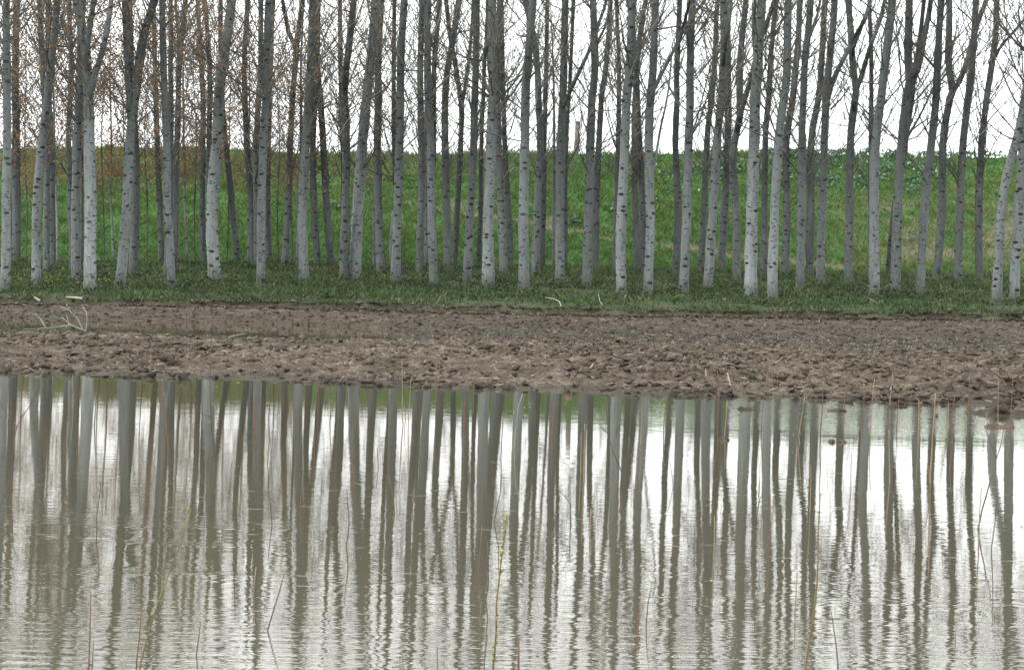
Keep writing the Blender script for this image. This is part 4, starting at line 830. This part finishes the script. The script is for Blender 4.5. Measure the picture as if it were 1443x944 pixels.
# clods standing out of the water
for x, y, m_, sx, lab in [(1410,602,26,.26,'rusty lump of soil alone in the water near the right edge'), (1180,579,12,.16,'dark flat clod just off the right shore, leftmost of its line'), (1185,623,6,.10,'small low clod in open water below the dark flat clod'), (1172,623,5,.06,'smaller scrap of soil beside the small low clod'), (1265,574,18,.22,'dark broken clods off the shore left of the spit'), (1050,577,12,.18,'low dark line of soil in the water right of centre'), (1018,620,5,.10,'thin dark scrap floating in the water below the pale stick'), (801,561,5,.08,'reddish leaf scrap floating off the shore near the middle'), (1320,587,4,.03,'round pale lump in the water below the spit')]:
    b = on_z(x, y, 0.0); sx *= 0.5; th = np.arange(28) / 28 * 6.283; V = [(0, 0, .016)]; Fc = []
    for q, (rr_, zz_) in enumerate([(.38, .012), (.82, .003), (1.15, -.03)]):
        wob = 1 + 0.22 * rng.normal(size=28); V += [(sx * rr_ * wob[k] * math.cos(th[k]), (.02 + sx * .3) * rr_ * wob[k] * math.sin(th[k]), max(-.03, zz_ + abs(rng.normal()) * .009 * (q < 2))) for k in range(28)]
        for k in range(28):
            k2 = (k + 1) % 28
            if q == 0: Fc.append((0, 1 + k, 1 + k2))
            else: Fc += [(1 + 28 * (q - 1) + k, 1 + 28 * q + k, 1 + 28 * q + k2), (1 + 28 * (q - 1) + k, 1 + 28 * q + k2, 1 + 28 * (q - 1) + k2)]
    V = np.array(V); o = mk('soil_clod', V, np.array(Fc), RUST if 'rusty' in lab or 'reddish' in lab else MUD, col=np.full(len(V), .5))
    o.location = [float(v) for v in b]; tag(o, lab, 'clod', 'clods and scraps in the water')

# ------------------------------------------------------------------ stems standing in the water
R_, T__, K_, G_, O_ = ST_RED, ST_TAN, ST_DARK, ST_GREY, ST_OLIVE
# (kind, points tip -> base in photo pixels, radius mm, side twigs, label)
STEMS = [
 (R_, [(127,833),(125,900),(124,960)], 4, [], None), (K_, [(132,902),(129,960)], 3, [], None), (R_, [(200,849),(196,900),(191,960)], 4, [], None),
 (O_, [(270,717),(248,782),(222,849),(206,904),(194,960)], 4, [], 'long budding shoot slanting up to the right at lower left'),
 (K_, [(285,875),(277,923)], 3.5, [], None), (K_, [(333,759),(331,790),(329,815)], 4, [], None), (T__, [(360,798),(356,840)], 4, [], None),
 (K_, [(140,669),(142,691),(137,730),(138,745)], 4, [], None),
 (K_, [(61,523),(49,561),(24,601),(19,648),(15,690)], 5, [([(24,601),(12,588),(0,566)], 3)], 'dark forked twig bending right near the left edge'),
 (K_, [(23,655),(12,682),(0,710),(-12,735)], 5, [], 'dark twig leaning out past the left edge'),
 (R_, [(228,533),(230,590),(231,625)], 6, [], None), (R_, [(233,560),(236,615),(237,640)], 6, [], None), (T__, [(102.5,528),(103,575)], 6, [], None), (K_, [(136,556),(133,600)], 6, [], None),
 (K_, [(297,482),(296,538),(297,587),(300,630),(300,640)], 6, [([(296,587),(279,578),(264,548),(251,541)], 4)], 'tall dark twig with a left-hand side branch before the mud'),
 (R_, [(361,556),(359,610)], 6, [], None), (K_, [(383,530),(379,590),(380,620)], 5, [], None), (R_, [(469,546),(465,595)], 6, [], None), (R_, [(489,520),(489,545)], 6, [], None),
 (R_, [(450,535),(448,580)], 5, [], None), (R_, [(503,560),(498,620)], 5, [], None), (T__, [(566,507),(567,570),(568,600)], 6, [], None), (T__, [(578,533),(575,600)], 5, [], None), (K_, [(572,556),(571,592)], 5, [], None),
 (R_, [(616,512),(614,580)], 6, [], None), (R_, [(657,512),(655,553),(654,600)], 6, [], None), (R_, [(668,538),(667,560)], 5, [], None), (K_, [(709,579),(706,635)], 5, [], None),
 (K_, [(706,660),(704,695),(696,735)], 4, [], None), (K_, [(532,632),(533,660)], 5, [], None),
 (O_, [(716,724),(713,753),(706,807),(701,846),(700,891),(694,960)], 4.5, [], 'tall willow shoot studded with yellow-green buds at bottom centre'),
 (R_, [(679,740),(675,812)], 4, [], None), (K_, [(685,762),(688,820),(684,845)], 4, [], None), (K_, [(688,894),(684,930),(682,960)], 3.5, [], None), (R_, [(615,911),(615,960)], 4, [], None), (R_, [(563,928),(563,960)], 3.5, [], None),
 (K_, [(379,691),(383,740)], 4, [], None), (K_, [(487,688),(491,740),(488,770)], 4, [], None), (K_, [(399,807),(386,859),(378,888)], 4, [], None), (R_, [(426,669),(423,715)], 4.5, [], None),
 (R_, [(547,669),(554,700),(556,722)], 4.5, [], None), (R_, [(497,655),(498,685)], 5, [], None), (K_, [(585,688),(581,715)], 5, [], None),
 (G_, [(737,554),(730,574),(726,610),(724,630)], 6, [], None), (R_, [(781,546),(779,600),(779,610)], 7, [], None), (T__, [(824,597),(822,680)], 6, [], None), (T__, [(819,610),(818,665)], 5, [], None), (T__, [(832,717),(831,755)], 5, [], None),
 (K_, [(853,553),(857,587),(860,620),(870,648),(876,665),(874,690)], 5, [([(857,612),(846,600),(837,584)], 3)], 'dark curving twig with a short left fork, right of centre'),
 (K_, [(866,553),(866,575)], 5, [], None), (T__, [(905,574),(903,625)], 6, [], None), (R_, [(938,558),(935,610)], 6, [], None),
 (R_, [(1010,523),(1013,553),(1011,590)], 6, [], None), (T__, [(1025,564),(1021,612)], 6, [], None), (R_, [(1081,523),(1075,569),(1073,600)], 6, [], None),
 (K_, [(786,688),(797,700),(805,711),(804,750)], 3.5, [([(798,701),(797,694)], 2)], None), (K_, [(920,820),(914,850),(911,881)], 3.5, [], None), (R_, [(902,840),(900,881)], 4, [], None), (R_, [(731,898),(730,960)], 7, [], 'stout red-brown stalk cut by the bottom edge right of the willow shoot'),
 (K_, [(1084,691),(1069,701),(1061,753),(1058,790)], 5, [([(1069,701),(1070,688),(1071,672)], 3)], 'dark hooked twig forking at its tip, centre right'),
 (T__, [(1008,727),(1005,800)], 4.5, [], None), (K_, [(765,675),(763,710)], 4, [], None), (G_, [(942,646),(949,685)], 4, [], None), (R_, [(1086,688),(1084,760)], 4.5, [], None),
 (R_, [(1095,520),(1096,556)], 6, [], None), (T__, [(1134,559),(1126,615),(1127,625)], 6, [], None), (R_, [(1161,536),(1158,584),(1156,620)], 7, [], None), (R_, [(1192,538),(1190,578)], 6, [], None),
 (T__, [(1232,533),(1228,574),(1227,612)], 6, [], None), (T__, [(1258,525),(1254,572)], 6, [], None), (T__, [(1252,605),(1254,680)], 7, [], None), (R_, [(1268,554),(1264,600)], 6, [], None), (T__, [(1295,564),(1294,625)], 7, [], None),
 (T__, [(1319,554),(1315,615),(1312,680)], 8, [], 'stout tan stem rising to the spit, right of centre right'), (R_, [(1346,556),(1341,590),(1342,625)], 7, [], None), (R_, [(1367,530),(1364,595)], 6, [], None), (T__, [(1406,536),(1406,600)], 5, [], None), (R_, [(1426,530),(1424,596)], 6, [], None),
 (K_, [(1386,598),(1395,622),(1404,646),(1395,680),(1384,717),(1378,745)], 5.5, [([(1404,646),(1411,625),(1414,605)], 3.5)], 'dark Y-shaped twig leaning right near the right edge'),
 (R_, [(1308,655),(1310,700)], 5, [], None), (T__, [(1382,688),(1379,770)], 4.5, [], None), (K_, [(1405,672),(1401,737),(1396,775)], 4, [], None),
 (O_, [(1157,695),(1154,753),(1153,820),(1145,885),(1134,960)], 5, [], 'tall dark reddish shoot rising from the bottom edge at right'),
 (K_, [(1170,861),(1178,907),(1181,960)], 4, [], 'short dark twig just right of the tall dark shoot'),
 (T__, [(1347,865),(1346,900)], 4.5, [], None), (T__, [(1123,804),(1121,860)], 4, [], None),
 (R_, [(1200,640),(1199,690)], 4, [], None), (T__, [(1143,655),(1141,720)], 4, [], None), (R_, [(445,600),(443,660)], 4.5, [], None), (T__, [(1337,566),(1336,606)], 5, [], None), (R_, [(1218,552),(1217,590)], 5, [], None),
]
KIND = {ST_RED.name: 'red-brown', ST_TAN.name: 'tan', ST_DARK.name: 'dark', ST_GREY.name: 'grey', ST_OLIVE.name: 'olive'}
def band(st):
    y = st[1][-1][1] - (st[1][-1][0] - 720) * 0.02
    return 'far' if y < 640 else ('mid' if y < 800 else 'near')
BT = {'far': 'water close to the mud', 'mid': 'middle of the water', 'near': 'nearest water'}
bands = {}
for st in STEMS:
    if not st[4]: bands.setdefault((band(st), st[0].name), []).append(st)
for L in bands.values(): L.sort(key=lambda s: s[1][-1][0])
rs = np.random.default_rng(11)
for st in STEMS:
    mat, pts, r, tw, lab = st; base = on_z(*pts[-1], 0.0); D = base[1]
    P = [at(x, y, D) for x, y in pts][::-1]; P = [P[0] - np.array([0, 0, 0.12])] + P
    P = smooth_path(P, 0.06); P[2:, 0] += 0.0015 * np.cumsum(rs.normal(size=len(P) - 2)); rr = r / 1000.0 * 0.9
    T = Tubes(); T.add(P - base, np.linspace(rr, rr * .45, len(P)), 6)
    for tp, tr_ in tw:
        Q_ = smooth_path([at(x, y, D) for x, y in tp], .04); T.add(Q_ - base, np.linspace(tr_ / 1000, tr_ / 2200, len(Q_)), 5)
    if not lab:
        L = bands[(band(st), mat.name)]; k = next(i for i, s in enumerate(L) if s is st); side = 'left' if k < len(L) / 2 else 'right'; k = k if side == 'left' else len(L) - 1 - k
        lab = f'thin {KIND[mat.name]} stem in the {BT[band(st)]}, {ordw(k)} such from {side}'
    nm = 'willow_shoot' if mat is ST_OLIVE else ('bare_twig' if mat in (ST_DARK, ST_GREY) else 'dry_stem')
    o = T.build(nm, mat); o.location = [float(v) for v in base]; tag(o, lab, 'shoot' if mat is ST_OLIVE else ('twig' if mat in (ST_DARK, ST_GREY) else 'stem'), 'bare stems and twigs standing in the water')
    if mat is ST_OLIVE or pts[0] in ((297, 482), (737, 554), (1134, 559), (1295, 564)):
        big = pts[0] == (716, 724); n = 44 if big else (12 if mat is ST_OLIVE else 9)
        ks = np.linspace(3, len(P) - 1, n).astype(int); q = np.stack([np.interp(np.linspace(.12, .99, n) * (len(P) - 1) + rs.normal(size=n) * .2, np.arange(len(P)), P[:, c]) for c in range(3)], -1) - base + rs.normal(size=(n, 3)) * (0.003 if mat is ST_OLIVE else 0.03)
        q = np.repeat(q, 3, 0); sz = 0.0075 if big else (0.006 if mat is ST_OLIVE else 0.009)
        V, Q = cards(q, sz, rs, 1.9, droop=-0.8); mk('foliage', V, Q, BUDS, parent=o, col=np.repeat(rs.random(len(q)), 4))
